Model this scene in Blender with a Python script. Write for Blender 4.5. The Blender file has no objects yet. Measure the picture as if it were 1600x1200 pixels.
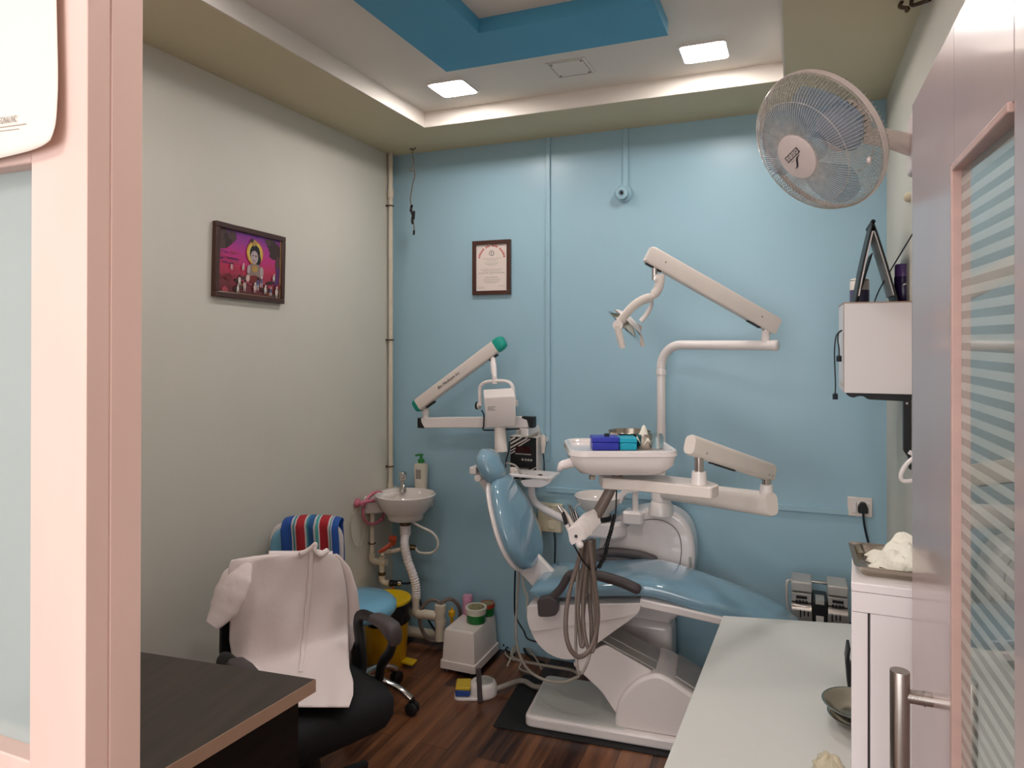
import bpy, bmesh, math, random
from mathutils import Vector, Matrix
random.seed(7)
PI = math.pi
SC = bpy.context.scene
COL = SC.collection

# ------------------------------------------------------------------ survey of the place
# The camera stands in the doorway 1.6 m above the floor; X runs along the blue wall,
# Y goes into the room, Z is up. These helpers turn a sight line into a point at a known distance.
F = 1080.0; TH = math.radians(22.2); CX, CY, H = 800.0, 530.0, 1.6
c_, s_ = math.cos(TH), math.sin(TH)
def ray(px, py):
    a = (px - CX) / F; b = (CY - py) / F
    return (a * c_ - s_, a * s_ + c_, b)
def atY(px, py, Y):
    r = ray(px, py); t = Y / r[1]; return Vector((r[0] * t, Y, H + r[2] * t))
def atX(px, py, X):
    r = ray(px, py); t = X / r[0]; return Vector((X, r[1] * t, H + r[2] * t))
def atZ(px, py, Z):
    r = ray(px, py); t = (Z - H) / r[2]; return Vector((r[0] * t, r[1] * t, Z))
def atD(px, py, D):
    r = ray(px, py); return Vector((r[0] * D, r[1] * D, H + r[2] * D))
def K(xc, d, z):
    return Vector((xc * c_ - d * s_, xc * s_ + d * c_, z))

# ------------------------------------------------------------------ materials
def lin(h):
    h = h.lstrip('#'); o = []
    for i in (0, 2, 4):
        u = int(h[i:i + 2], 16) / 255
        o.append(u / 12.92 if u <= .04045 else ((u + .055) / 1.055) ** 2.4)
    return (*o, 1)
def mat(name, col, rough=.5, metal=0, coat=0, spec=.5, bump=0, bscale=60, var=0, vscale=4, trans=0, alpha=1, stretch=None, ior=1.45):
    m = bpy.data.materials.new(name); m.use_nodes = True
    nt = m.node_tree; b = nt.nodes['Principled BSDF']
    b.inputs['Base Color'].default_value = lin(col)
    b.inputs['Roughness'].default_value = rough
    b.inputs['Metallic'].default_value = metal
    b.inputs['Coat Weight'].default_value = coat
    b.inputs['Coat Roughness'].default_value = .08
    b.inputs['Specular IOR Level'].default_value = spec
    b.inputs['Transmission Weight'].default_value = trans
    b.inputs['IOR'].default_value = ior
    b.inputs['Alpha'].default_value = alpha
    if bump or var:
        tc = nt.nodes.new('ShaderNodeTexCoord'); mp = nt.nodes.new('ShaderNodeMapping')
        if stretch: mp.inputs['Scale'].default_value = stretch
        nt.links.new(tc.outputs['Object'], mp.inputs['Vector'])
    if var:
        n = nt.nodes.new('ShaderNodeTexNoise'); n.inputs['Scale'].default_value = vscale; n.inputs['Detail'].default_value = 5
        nt.links.new(mp.outputs['Vector'], n.inputs['Vector'])
        r = nt.nodes.new('ShaderNodeMapRange'); r.inputs['From Min'].default_value = .3; r.inputs['From Max'].default_value = .7
        r.inputs['To Min'].default_value = 1 - var; r.inputs['To Max'].default_value = 1
        nt.links.new(n.outputs['Fac'], r.inputs['Value'])
        mx = nt.nodes.new('ShaderNodeMix'); mx.data_type = 'RGBA'; mx.blend_type = 'MULTIPLY'; mx.inputs[0].default_value = 1
        mx.inputs[6].default_value = lin(col)
        nt.links.new(r.outputs['Result'], mx.inputs[7]); nt.links.new(mx.outputs[2], b.inputs['Base Color'])
    if bump:
        n2 = nt.nodes.new('ShaderNodeTexNoise'); n2.inputs['Scale'].default_value = bscale; n2.inputs['Detail'].default_value = 3
        nt.links.new(mp.outputs['Vector'], n2.inputs['Vector'])
        bp = nt.nodes.new('ShaderNodeBump'); bp.inputs['Strength'].default_value = bump; bp.inputs['Distance'].default_value = .01
        nt.links.new(n2.outputs['Fac'], bp.inputs['Height']); nt.links.new(bp.outputs['Normal'], b.inputs['Normal'])
    return m
def emat(name, col, strength):
    m = bpy.data.materials.new(name); m.use_nodes = True; b = m.node_tree.nodes['Principled BSDF']
    b.inputs['Base Color'].default_value = (.8, .8, .8, 1)
    b.inputs['Emission Color'].default_value = lin(col); b.inputs['Emission Strength'].default_value = strength
    return m

M = {}
M['cream_wall'] = mat('cream_wall_paint', '#d1cdc1', .55, bump=.04, bscale=40, var=.05, vscale=2.2)
M['blue_wall'] = mat('sky_blue_wall_paint', '#9dbfce', .33, bump=.03, bscale=25, var=.05, vscale=2)
M['soffit'] = mat('cream_ceiling_paint', '#cfc2a2', .6, var=.04)
M['ceil_white'] = mat('white_ceiling_paint', '#e4dcd2', .6, var=.03)
M['ceil_blue'] = mat('blue_ceiling_paint', '#52a2c8', .55, var=.05)
M['pink'] = mat('pale_pink_gloss_paint', '#efd0c6', .42, bump=.05, bscale=18, var=.10, vscale=6, stretch=(1, 1, .35))
M['pinkdoor'] = mat('pale_pink_door_paint', '#b39d9c', .27, coat=.5, bump=.02, bscale=9, var=.05, vscale=4, stretch=(1, 1, .3))
M['bead'] = mat('pink_bead_paint', '#c7a49b', .3, var=.1, vscale=30)
M['outer'] = mat('outer_wall_paint', '#e6dfd6', .6, var=.03)
M['white'] = mat('white_enamel', '#eae1de', .25, coat=.25, var=.03, vscale=5)
M['whitegloss'] = mat('white_gloss_plastic', '#e8dfdd', .12, coat=.6, var=.03, vscale=8)
M['warmwhite'] = mat('warm_white_plastic', '#e4d9d1', .3, var=.04, vscale=9)
M['ivory'] = mat('ivory_plastic', '#ddd0b4', .35, var=.05, vscale=20)
M['laminate'] = mat('white_laminate', '#ece4e4', .3, var=.03, vscale=3)
M['worktop'] = mat('pale_grey_laminate', '#cfcfca', .38, var=.04, vscale=3)
M['chairblue'] = mat('blue_vinyl', '#7fa4b8', .1, coat=1, bump=.03, bscale=14, var=.10, vscale=6)
M['stoolblue'] = mat('stool_blue_vinyl', '#74b0ce', .2, coat=.4, var=.06)
M['greyplastic'] = mat('dark_grey_plastic', '#4a4344', .5, bump=.08, bscale=300)
M['black'] = mat('black_plastic', '#151518', .45, bump=.05, bscale=200)
M['blackfab'] = mat('black_fabric', '#101114', .8, bump=.3, bscale=300)
M['rubber'] = mat('black_rubber', '#18181a', .65, bump=.1, bscale=200)
M['mat'] = mat('black_rubber_mat', '#1d1c1d', .6, bump=.2, bscale=250)
M['hose'] = mat('grey_brown_hose', '#75675f', .4, var=.1, vscale=30)
M['hosegrey'] = mat('light_grey_hose', '#a39a90', .4, var=.1, vscale=30)
M['hosewhite'] = mat('white_hose', '#d9d2c6', .4, var=.05, vscale=30)
M['chrome'] = mat('chrome', '#d0ccc8', .12, metal=1, var=.05, vscale=30)
M['steel'] = mat('brushed_steel', '#b4aca6', .3, metal=1, bump=.06, bscale=200, stretch=(1, 1, .05))
M['steelbowl'] = mat('polished_steel', '#b9b2a6', .18, metal=1, var=.08, vscale=20)
M['greymetal'] = mat('grey_cast_metal', '#b9b5b0', .45, metal=.3, var=.12, vscale=30)
M['mirror'] = mat('lamp_mirror', '#e5e5e5', .04, metal=1, var=.02)
M['teal'] = mat('teal_plastic', '#0d9a88', .45, bump=.05, bscale=90)
M['ltext'] = mat('dark_print', '#2b2a30', .6, var=.1)
M['gtext'] = mat('grey_print', '#9b938d', .6, var=.1)
M['ptext'] = mat('brown_grey_print', '#c0b5aa', .6, var=.1)
M['red_text'] = mat('red_print', '#c96a62', .6, var=.2, vscale=200)
M['brownframe'] = mat('dark_brown_frame', '#4a2b21', .35, coat=.2, bump=.05, bscale=80, var=.2, vscale=20)
M['paper'] = mat('certificate_paper', '#e6d8d0', .5, var=.05, vscale=10)
M['gold'] = mat('gold_fillet', '#c9a878', .35, metal=.4, var=.1)
M['pipe'] = mat('cream_pvc', '#d8ccb8', .35, var=.08, vscale=14)
M['clip'] = mat('rusty_clip', '#5b4636', .6, metal=.4, var=.3, vscale=80)
M['sink'] = mat('white_ceramic', '#dcd3cd', .12, coat=.5, var=.02)
M['brass'] = mat('aged_brass', '#6b5a3f', .4, metal=.8, var=.3, vscale=60)
M['redtap'] = mat('orange_red_plastic', '#b04a30', .4, var=.1, vscale=30)
M['orangetap'] = mat('brown_orange_plastic', '#a35a2c', .45, var=.15, vscale=30)
M['pinkring'] = mat('pink_plastic', '#c56d80', .35, var=.06, vscale=20)
M['clearcable'] = mat('clear_cable', '#b9ae9c', .3, var=.05)
M['green'] = mat('green_plastic', '#2f8a45', .35, var=.08, vscale=30)
M['soap'] = mat('cream_soap_bottle', '#dcd6c6', .35, var=.05)
M['yellow'] = mat('yellow_bin_plastic', '#d9a514', .38, var=.08, vscale=10)
M['yellid'] = mat('yellow_lid_plastic', '#ddb713', .35, var=.05, vscale=10)
M['liner'] = mat('black_bin_liner', '#0c0c10', .25, bump=.8, bscale=25)
M['pinkbottle'] = mat('translucent_pink_plastic', '#d99bb6', .3, var=.05, vscale=20)
M['tubgreen'] = mat('green_tub_label', '#1f7a36', .35, var=.35, vscale=25)
M['tubwhite'] = mat('white_tub', '#ddd8c8', .35, var=.05)
M['redlid'] = mat('red_lid', '#a53a2a', .35, var=.1)
M['lidprint'] = mat('printed_lid', '#a59a6a', .4, var=.6, vscale=50)
M['pedblue'] = mat('blue_pedal_rubber', '#2c4f9c', .5, bump=.1, bscale=100)
M['pedyellow'] = mat('yellow_pedal', '#d3b32c', .45, var=.08)
M['boxblue'] = mat('royal_blue_plastic', '#2a35a8', .35, var=.08, vscale=30)
M['boxcyan'] = mat('cyan_plastic', '#16a3bd', .35, var=.08, vscale=30)
M['coat'] = mat('white_cotton', '#e9dcd9', .85, bump=.7, bscale=9, var=.03)
M['gauze'] = mat('white_gauze', '#ece8da', .9, bump=.4, bscale=120, var=.05)
M['bag'] = mat('clear_plastic_bag', '#e6d6b0', .15, coat=.5, bump=.6, bscale=40, alpha=.5, var=.3, vscale=25)
M['purple'] = mat('purple_can_cap', '#5a3d78', .3, var=.05)
M['purpledark'] = mat('purple_can_body', '#35244f', .25, var=.2, vscale=40)
M['glassclear'] = mat('clear_glass', '#eef2f0', .03, trans=1)
M['redled'] = mat('dark_red_display', '#3a1013', .15, var=.1)
M['cable'] = mat('blue_black_cable', '#16202c', .5, var=.1)
M['fanwhite'] = mat('white_fan_plastic', '#e0d0cc', .35, var=.05, vscale=20)
M['fanwire'] = mat('dusty_fan_wire', '#c9bfb6', .45, var=.3, vscale=60)
M['fanblade'] = mat('blue_fan_blade', '#86a9c8', .3, alpha=.35, var=.1)
M['brownband'] = mat('light_brown_edge_band', '#b3947f', .45, var=.08, vscale=20)
M['hpblack'] = mat('handpiece_black', '#1d1a1c', .4, var=.05)
M['tooldark'] = mat('tool_steel', '#8f8a88', .25, metal=1, var=.1, vscale=50)

def wood(name, dark, light, rough, scale, rot=0, plank=True, spec=.5):
    m = bpy.data.materials.new(name); m.use_nodes = True; nt = m.node_tree; b = nt.nodes['Principled BSDF']
    tc = nt.nodes.new('ShaderNodeTexCoord'); mp = nt.nodes.new('ShaderNodeMapping')
    mp.inputs['Rotation'].default_value = (0, 0, rot)
    nt.links.new(tc.outputs['Object'], mp.inputs['Vector'])
    st = nt.nodes.new('ShaderNodeMapping'); st.inputs['Scale'].default_value = scale
    nt.links.new(mp.outputs['Vector'], st.inputs['Vector'])
    n = nt.nodes.new('ShaderNodeTexNoise'); n.inputs['Scale'].default_value = 3; n.inputs['Detail'].default_value = 6; n.inputs['Roughness'].default_value = .6
    nt.links.new(st.outputs['Vector'], n.inputs['Vector'])
    rp = nt.nodes.new('ShaderNodeValToRGB'); rp.color_ramp.elements[0].position = .36; rp.color_ramp.elements[1].position = .74
    rp.color_ramp.elements[0].color = lin(dark); rp.color_ramp.elements[1].color = lin(light)
    fac = n.outputs['Fac']
    if plank:
        br = nt.nodes.new('ShaderNodeTexBrick'); br.offset = .37
        br.inputs['Color1'].default_value = (0, 0, 0, 1); br.inputs['Color2'].default_value = (1, 1, 1, 1); br.inputs['Mortar'].default_value = (.5, .5, .5, 1)
        br.inputs['Scale'].default_value = 1; br.inputs['Brick Width'].default_value = 1.2; br.inputs['Row Height'].default_value = .125; br.inputs['Mortar Size'].default_value = .0015
        rm = nt.nodes.new('ShaderNodeMapping'); rm.inputs['Rotation'].default_value = (0, 0, PI / 2)
        nt.links.new(mp.outputs['Vector'], rm.inputs['Vector']); nt.links.new(rm.outputs['Vector'], br.inputs['Vector'])
        mx = nt.nodes.new('ShaderNodeMix'); mx.data_type = 'FLOAT'; mx.inputs[0].default_value = .3
        nt.links.new(n.outputs['Fac'], mx.inputs[2]); nt.links.new(br.outputs['Color'], mx.inputs[3]); fac = mx.outputs[0]
        m2 = nt.nodes.new('ShaderNodeMix'); m2.data_type = 'RGBA'; m2.blend_type = 'MULTIPLY'
        nt.links.new(br.outputs['Fac'], m2.inputs[0]); nt.links.new(rp.outputs['Color'], m2.inputs[6]); m2.inputs[7].default_value = (.3, .3, .3, 1)
        nt.links.new(m2.outputs[2], b.inputs['Base Color'])
    else:
        nt.links.new(rp.outputs['Color'], b.inputs['Base Color'])
    nt.links.new(fac, rp.inputs['Fac'])
    b.inputs['Roughness'].default_value = rough; b.inputs['Specular IOR Level'].default_value = spec
    return m
M['floor'] = wood('dark_wood_planks', '#2c1712', '#94603f', .3, (9, .55, 1))
M['desk'] = wood('dark_walnut_laminate', '#2e2622', '#43362f', .38, (14, 1.0, 1), rot=-.15, plank=False)
M['deskside'] = wood('black_brown_laminate', '#150f0e', '#241a18', .5, (2, 2, 12), plank=False, spec=.2)

def towel_mat():
    m = bpy.data.materials.new('striped_towel'); m.use_nodes = True; nt = m.node_tree; b = nt.nodes['Principled BSDF']
    uv = nt.nodes.new('ShaderNodeUVMap'); sp = nt.nodes.new('ShaderNodeSeparateXYZ'); nt.links.new(uv.outputs['UV'], sp.inputs['Vector'])
    rp = nt.nodes.new('ShaderNodeValToRGB'); rp.color_ramp.interpolation = 'CONSTANT'
    st = [(0, '#26509c'), (.17, '#c9c0c0'), (.20, '#3d8f98'), (.235, '#c9c0c0'), (.26, '#a8262f'), (.40, '#c9c0c0'), (.43, '#3d8f98'), (.47, '#2e5b93'),
          (.57, '#c9c0c0'), (.60, '#4fa39f'), (.645, '#c9c0c0'), (.665, '#a8262f'), (.82, '#c9c0c0'), (.85, '#3d8f98'), (.87, '#c9c0c0'), (.885, '#26509c')]
    e = rp.color_ramp.elements; e[0].position = 0; e[0].color = lin(st[0][1]); e[1].position = st[1][0]; e[1].color = lin(st[1][1])
    for p, h in st[2:]:
        q = e.new(p); q.color = lin(h)
    nt.links.new(sp.outputs['X'], rp.inputs['Fac']); nt.links.new(rp.outputs['Color'], b.inputs['Base Color'])
    b.inputs['Roughness'].default_value = .95
    tc = nt.nodes.new('ShaderNodeTexCoord'); n = nt.nodes.new('ShaderNodeTexNoise'); n.inputs['Scale'].default_value = 400
    bp = nt.nodes.new('ShaderNodeBump'); bp.inputs['Strength'].default_value = .6; bp.inputs['Distance'].default_value = .004
    nt.links.new(tc.outputs['Object'], n.inputs['Vector']); nt.links.new(n.outputs['Fac'], bp.inputs['Height']); nt.links.new(bp.outputs['Normal'], b.inputs['Normal'])
    return m
M['towel'] = towel_mat()

def stripe_glass():          # clear glass with a film of frosted horizontal bands
    m = bpy.data.materials.new('banded_frosted_glass'); m.use_nodes = True; nt = m.node_tree; b = nt.nodes['Principled BSDF']
    tc = nt.nodes.new('ShaderNodeTexCoord'); sp = nt.nodes.new('ShaderNodeSeparateXYZ'); nt.links.new(tc.outputs['Object'], sp.inputs['Vector'])
    mu = nt.nodes.new('ShaderNodeMath'); mu.operation = 'MULTIPLY'; mu.inputs[1].default_value = 1 / .022
    fr = nt.nodes.new('ShaderNodeMath'); fr.operation = 'FRACT'; gt = nt.nodes.new('ShaderNodeMath'); gt.operation = 'GREATER_THAN'; gt.inputs[1].default_value = .5
    nt.links.new(sp.outputs['Z'], mu.inputs[0]); nt.links.new(mu.outputs[0], fr.inputs[0]); nt.links.new(fr.outputs[0], gt.inputs[0])
    rr = nt.nodes.new('ShaderNodeMapRange'); rr.inputs['To Min'].default_value = .02; rr.inputs['To Max'].default_value = .1
    nt.links.new(gt.outputs[0], rr.inputs['Value']); nt.links.new(rr.outputs['Result'], b.inputs['Roughness'])
    cm = nt.nodes.new('ShaderNodeMix'); cm.data_type = 'RGBA'; cm.inputs[6].default_value = lin('#a0a8a3'); cm.inputs[7].default_value = lin('#b4bbb5')
    nt.links.new(gt.outputs[0], cm.inputs[0]); nt.links.new(cm.outputs[2], b.inputs['Base Color'])
    tr = nt.nodes.new('ShaderNodeMapRange'); tr.inputs['To Min'].default_value = .45; tr.inputs['To Max'].default_value = .1; b.inputs['Coat Weight'].default_value = .6; b.inputs['Coat Roughness'].default_value = .02
    nt.links.new(gt.outputs[0], tr.inputs['Value']); nt.links.new(tr.outputs['Result'], b.inputs['Transmission Weight'])
    b.inputs['IOR'].default_value = 1.5
    return m
M['bandglass'] = stripe_glass()
M['frost'] = mat('frosted_glass', '#bcc9c9', .22, trans=.25, coat=.6, var=.08, vscale=2)

def art_mat():               # the painted sky of the framed print
    m = bpy.data.materials.new('painted_magenta_sky'); m.use_nodes = True; nt = m.node_tree; b = nt.nodes['Principled BSDF']
    uv = nt.nodes.new('ShaderNodeUVMap'); sp = nt.nodes.new('ShaderNodeSeparateXYZ'); nt.links.new(uv.outputs['UV'], sp.inputs['Vector'])
    n = nt.nodes.new('ShaderNodeTexNoise'); n.inputs['Scale'].default_value = 9; n.inputs['Detail'].default_value = 5; nt.links.new(uv.outputs['UV'], n.inputs['Vector'])
    ad = nt.nodes.new('ShaderNodeMath'); ad.operation = 'MULTIPLY_ADD'; ad.inputs[1].default_value = .3; nt.links.new(n.outputs['Fac'], ad.inputs[0]); 
    sb = nt.nodes.new('ShaderNodeMath'); sb.operation = 'SUBTRACT'; sb.inputs[1].default_value = .15
    nt.links.new(sp.outputs['Y'], sb.inputs[0]); nt.links.new(sb.outputs[0], ad.inputs[2])
    rp = nt.nodes.new('ShaderNodeValToRGB'); e = rp.color_ramp.elements
    e[0].position = 0; e[0].color = lin('#5a2a26'); e[1].position = 1; e[1].color = lin('#6b2f86')
    for p, h in ((.2, '#7a2a35'), (.4, '#b5304e'), (.62, '#b92a78'), (.82, '#a03488')):
        q = e.new(p); q.color = lin(h)
    nt.links.new(ad.outputs[0], rp.inputs['Fac']); nt.links.new(rp.outputs['Color'], b.inputs['Base Color']); b.inputs['Roughness'].default_value = .3
    return m
M['art'] = art_mat()
ARTC = {k: mat('print_' + k, h, .35, var=.25, vscale=60) for k, h in dict(leaf='#57403a', leafb='#43302c', halo='#d8a63a', halob='#e3c35f', hair='#241d1f',
        skin='#b9a5a6', bodyc='#8f7a72', cloth='#7a2a28', gold='#b58e4c', pale='#cfb4ac', blue='#5d5a7a', white='#d9cfc6', purple='#5a2f63', dark='#3a2724', rose='#b34a5a', orange='#a5542f').items()}

# ------------------------------------------------------------------ mesh builder
BASE = {}
class MB:
    def __init__(s, T=None):
        s.bm = bmesh.new(); s.T = T or Matrix(); s.mi = 0; s.uv = None
    def v(s, p): return s.bm.verts.new(s.T @ Vector(p))
    def f(s, vs):
        try:
            q = s.bm.faces.new(vs); q.material_index = s.mi; return q
        except ValueError: return None
    def box(s, x0, x1, y0, y1, z0, z1):
        p = [s.v((x, y, z)) for z in (z0, z1) for y in (y0, y1) for x in (x0, x1)]
        for q in ((0, 2, 3, 1), (4, 5, 7, 6), (0, 1, 5, 4), (2, 6, 7, 3), (0, 4, 6, 2), (1, 3, 7, 5)): s.f([p[i] for i in q])
        return s
    def bar(s, a, b, w, h, up=(0, 0, 1)):
        a, b = Vector(a), Vector(b); d = (b - a).normalized(); r = d.cross(Vector(up)).normalized(); u = r.cross(d)
        p = [s.v(e + r * (i * w / 2) + u * (j * h / 2)) for e in (a, b) for (i, j) in ((-1, -1), (1, -1), (1, 1), (-1, 1))]
        for q in ((3, 2, 1, 0), (4, 5, 6, 7), (0, 1, 5, 4), (1, 2, 6, 5), (2, 3, 7, 6), (3, 0, 4, 7)): s.f([p[i] for i in q])
        return s
    def prism(s, pts, fn0, fn1):
        A = [s.v(fn0(*p)) for p in pts]; B = [s.v(fn1(*p)) for p in pts]; n = len(pts)
        s.f(A[::-1]); s.f(B)
        for i in range(n): s.f([A[i], A[(i + 1) % n], B[(i + 1) % n], B[i]])
        return s
    def prismY(s, pts, y0, y1): return s.prism(pts, lambda x, z: (x, y0, z), lambda x, z: (x, y1, z))
    def prismZ(s, pts, z0, z1): return s.prism(pts, lambda x, y: (x, y, z0), lambda x, y: (x, y, z1))
    def prismX(s, pts, x0, x1): return s.prism(pts, lambda y, z: (x0, y, z), lambda y, z: (x1, y, z))
    def loft(s, rings, cap0=True, cap1=True, loop=False):
        R = [[s.v(p) for p in r] for r in rings]; n = len(R[0]); m = len(R)
        for i in range(m if loop else m - 1):
            for j in range(n): s.f([R[i][j], R[i][(j + 1) % n], R[(i + 1) % m][(j + 1) % n], R[(i + 1) % m][j]])
        if not loop:
            if cap0: s.f(R[0][::-1])
            if cap1: s.f(R[-1])
        return s
    def tube(s, path, r, n=10, cap=True, loop=False, flat=1.0, up=None):
        P = [Vector(p) for p in path]; m = len(P); rr = r if isinstance(r, (list, tuple)) else [r] * m
        T = []
        for i in range(m):
            a = P[(i - 1) % m] if (loop or i > 0) else P[0]; b = P[(i + 1) % m] if (loop or i < m - 1) else P[-1]
            d = (b - a); T.append(d.normalized() if d.length > 1e-9 else Vector((0, 0, 1)))
        u = Vector(up) if up else Vector((0, 0, 1))
        if abs(u.dot(T[0])) > .95: u = Vector((1, 0, 0))
        u = (u - T[0] * u.dot(T[0])).normalized(); rings = []
        for i in range(m):
            u = u - T[i] * u.dot(T[i])
            u = u.normalized() if u.length > 1e-6 else T[i].orthogonal().normalized()
            w = T[i].cross(u)
            rings.append([P[i] + (u * math.cos(2 * PI * k / n) + w * (math.sin(2 * PI * k / n) * flat)) * rr[i] for k in range(n)])
        return s.loft(rings, cap, cap, loop)
    def lathe(s, prof, o, ax=(0, 0, 1), n=28, sx=1.0, sy=1.0, xd=None):
        ax = Vector(ax).normalized(); o = Vector(o)
        u = Vector(xd) if xd else (Vector((1, 0, 0)) if abs(ax.x) < .9 else Vector((0, 1, 0)))
        u = (u - ax * u.dot(ax)).normalized(); w = ax.cross(u); R = []
        for r, h in prof:
            if r < 1e-6: R.append([s.v(o + ax * h)])
            else: R.append([s.v(o + ax * h + u * (r * sx * math.cos(2 * PI * k / n)) + w * (r * sy * math.sin(2 * PI * k / n))) for k in range(n)])
        for a, b in zip(R, R[1:]):
            for k in range(n):
                k2 = (k + 1) % n
                if len(a) == 1 and len(b) == 1: continue
                if len(a) == 1: s.f([a[0], b[k2], b[k]])
                elif len(b) == 1: s.f([a[k], a[k2], b[0]])
                else: s.f([a[k], a[k2], b[k2], b[k]])
        if len(R[0]) > 1: s.f(R[0][::-1])
        if len(R[-1]) > 1: s.f(R[-1])
        return s
    def ell(s, o, rx, ry, rz, n=20, m=12):
        T0 = s.T; s.T = T0 @ Matrix.Translation(o)
        s.lathe([(math.sin(PI * i / m), -math.cos(PI * i / m)) if 0 < i < m else (0, -math.cos(PI * i / m)) for i in range(m + 1)], (0, 0, 0), n=n) if False else None
        R = []
        for i in range(m + 1):
            t = PI * i / m
            if i in (0, m): R.append([s.v((0, 0, -rz * math.cos(t)))])
            else: R.append([s.v((rx * math.sin(t) * math.cos(2 * PI * k / n), ry * math.sin(t) * math.sin(2 * PI * k / n), -rz * math.cos(t))) for k in range(n)])
        for a, b in zip(R, R[1:]):
            for k in range(n):
                k2 = (k + 1) % n
                if len(a) == 1: s.f([a[0], b[k2], b[k]])
                elif len(b) == 1: s.f([a[k], a[k2], b[0]])
                else: s.f([a[k], a[k2], b[k2], b[k]])
        s.T = T0; return s
    def grid(s, fn, nu, nv, uv=False):
        V = [[s.v(fn(i / nu, j / nv)) for j in range(nv + 1)] for i in range(nu + 1)]
        lay = s.bm.loops.layers.uv.verify() if uv else None
        for i in range(nu):
            for j in range(nv):
                q = s.f([V[i][j], V[i + 1][j], V[i + 1][j + 1], V[i][j + 1]])
                if uv and q:
                    for lp, (a, b) in zip(q.loops, ((i, j), (i + 1, j), (i + 1, j + 1), (i, j + 1))): lp[lay].uv = (a / nu, b / nv)
        return s
    def build(s, name, mt, parent=None, at=None, bevel=0, seg=2, sub=0, smooth=40, solid=0, recalc=True, disp=0):
        if recalc: bmesh.ops.recalc_face_normals(s.bm, faces=s.bm.faces[:])
        if parent is not None: b = BASE[parent.name]
        else:
            if at is None:
                xs = [v.co for v in s.bm.verts]
                at = (sum(p.x for p in xs) / len(xs), sum(p.y for p in xs) / len(xs), min(p.z for p in xs))
            b = Vector(at)
        for v in s.bm.verts: v.co -= b
        me = bpy.data.meshes.new(name); s.bm.to_mesh(me); s.bm.free()
        for q in (mt if isinstance(mt, (list, tuple)) else [mt]): me.materials.append(q)
        o = bpy.data.objects.new(name, me); COL.objects.link(o)
        if smooth:
            me.shade_smooth()
            if smooth < 180 and not sub: me.set_sharp_from_angle(angle=math.radians(smooth))
        if parent is not None: o.parent = parent
        else: o.location = b
        BASE[o.name] = b
        if solid:
            m = o.modifiers.new('solid', 'SOLIDIFY'); m.thickness = solid; m.offset = 0
        if bevel:
            m = o.modifiers.new('bevel', 'BEVEL'); m.width = bevel; m.segments = seg; m.limit_method = 'ANGLE'; m.angle_limit = math.radians(35); m.harden_normals = False
        if sub:
            m = o.modifiers.new('sub', 'SUBSURF'); m.levels = sub; m.render_levels = sub
        return o
def tag(o, label, cat, group=None):
    o['label'] = label; o['category'] = cat
    if group: o['group'] = group
    return o
def struct(o):
    o['kind'] = 'structure'; return o
def lab(o, label):
    o['label'] = label; return o
def thing(name, label, cat, loc, group=None):
    o = bpy.data.objects.new(name, None); o.empty_display_size = .05; COL.objects.link(o)
    o.location = loc; BASE[o.name] = Vector(loc); return tag(o, label, cat, group)
def text(name, body, size, mtx, mt, parent, shear=0, extrude=.0003, align='CENTER'):
    cu = bpy.data.curves.new(name, 'FONT'); cu.body = body; cu.size = size; cu.align_x = align; cu.align_y = 'CENTER'; cu.extrude = extrude; cu.shear = shear
    tmp = bpy.data.objects.new('tmp_text', cu); COL.objects.link(tmp)
    me = bpy.data.meshes.new_from_object(tmp.evaluated_get(bpy.context.evaluated_depsgraph_get())); bpy.data.objects.remove(tmp)
    me.name = name; me.materials.clear(); me.materials.append(mt)
    root = parent
    me.transform(Matrix.Translation(-BASE[parent.name]) @ mtx)
    o = bpy.data.objects.new(name, me); COL.objects.link(o); o.parent = parent; BASE[o.name] = BASE[parent.name]
    return o
def frame(o, x, y):
    x = Vector(x).normalized(); y = Vector(y); y = (y - x * y.dot(x)).normalized(); z = x.cross(y)
    m = Matrix((x, y, z)).transposed().to_4x4(); m.translation = Vector(o); return m
def spl(pts, n=8):
    P = [Vector(p) for p in pts]; out = []
    for i in range(len(P) - 1):
        p0 = P[max(i - 1, 0)]; p1 = P[i]; p2 = P[i + 1]; p3 = P[min(i + 2, len(P) - 1)]
        for k in range(n):
            t = k / n
            out.append(.5 * ((2 * p1) + (p2 - p0) * t + (2 * p0 - 5 * p1 + 4 * p2 - p3) * t * t + (3 * p1 - p0 - 3 * p2 + p3) * t ** 3))
    out.append(P[-1]); return out
def sup(a, b, e=3.0, n=28):
    o = []
    for k in range(n):
        t = 2 * PI * k / n; ct, st = math.cos(t), math.sin(t)
        o.append((a * math.copysign(abs(ct) ** (2 / e), ct), b * math.copysign(abs(st) ** (2 / e), st)))
    return o
def rpoly(pts, r, n=5):
    out = []; m = len(pts)
    for i in range(m):
        p = Vector(pts[i]); a = Vector(pts[i - 1]); b = Vector(pts[(i + 1) % m])
        ri = r[i] if isinstance(r, (list, tuple)) else r
        da = (a - p); db = (b - p); l = min(ri, da.length * .49, db.length * .49)
        if l < 1e-5: out.append(tuple(p)); continue
        p0 = p + da.normalized() * l; p1 = p + db.normalized() * l
        for k in range(n + 1):
            t = k / n; q = p0 * (1 - t) ** 2 + p * 2 * t * (1 - t) + p1 * t * t; out.append((q.x, q.y))
    return out

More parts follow.
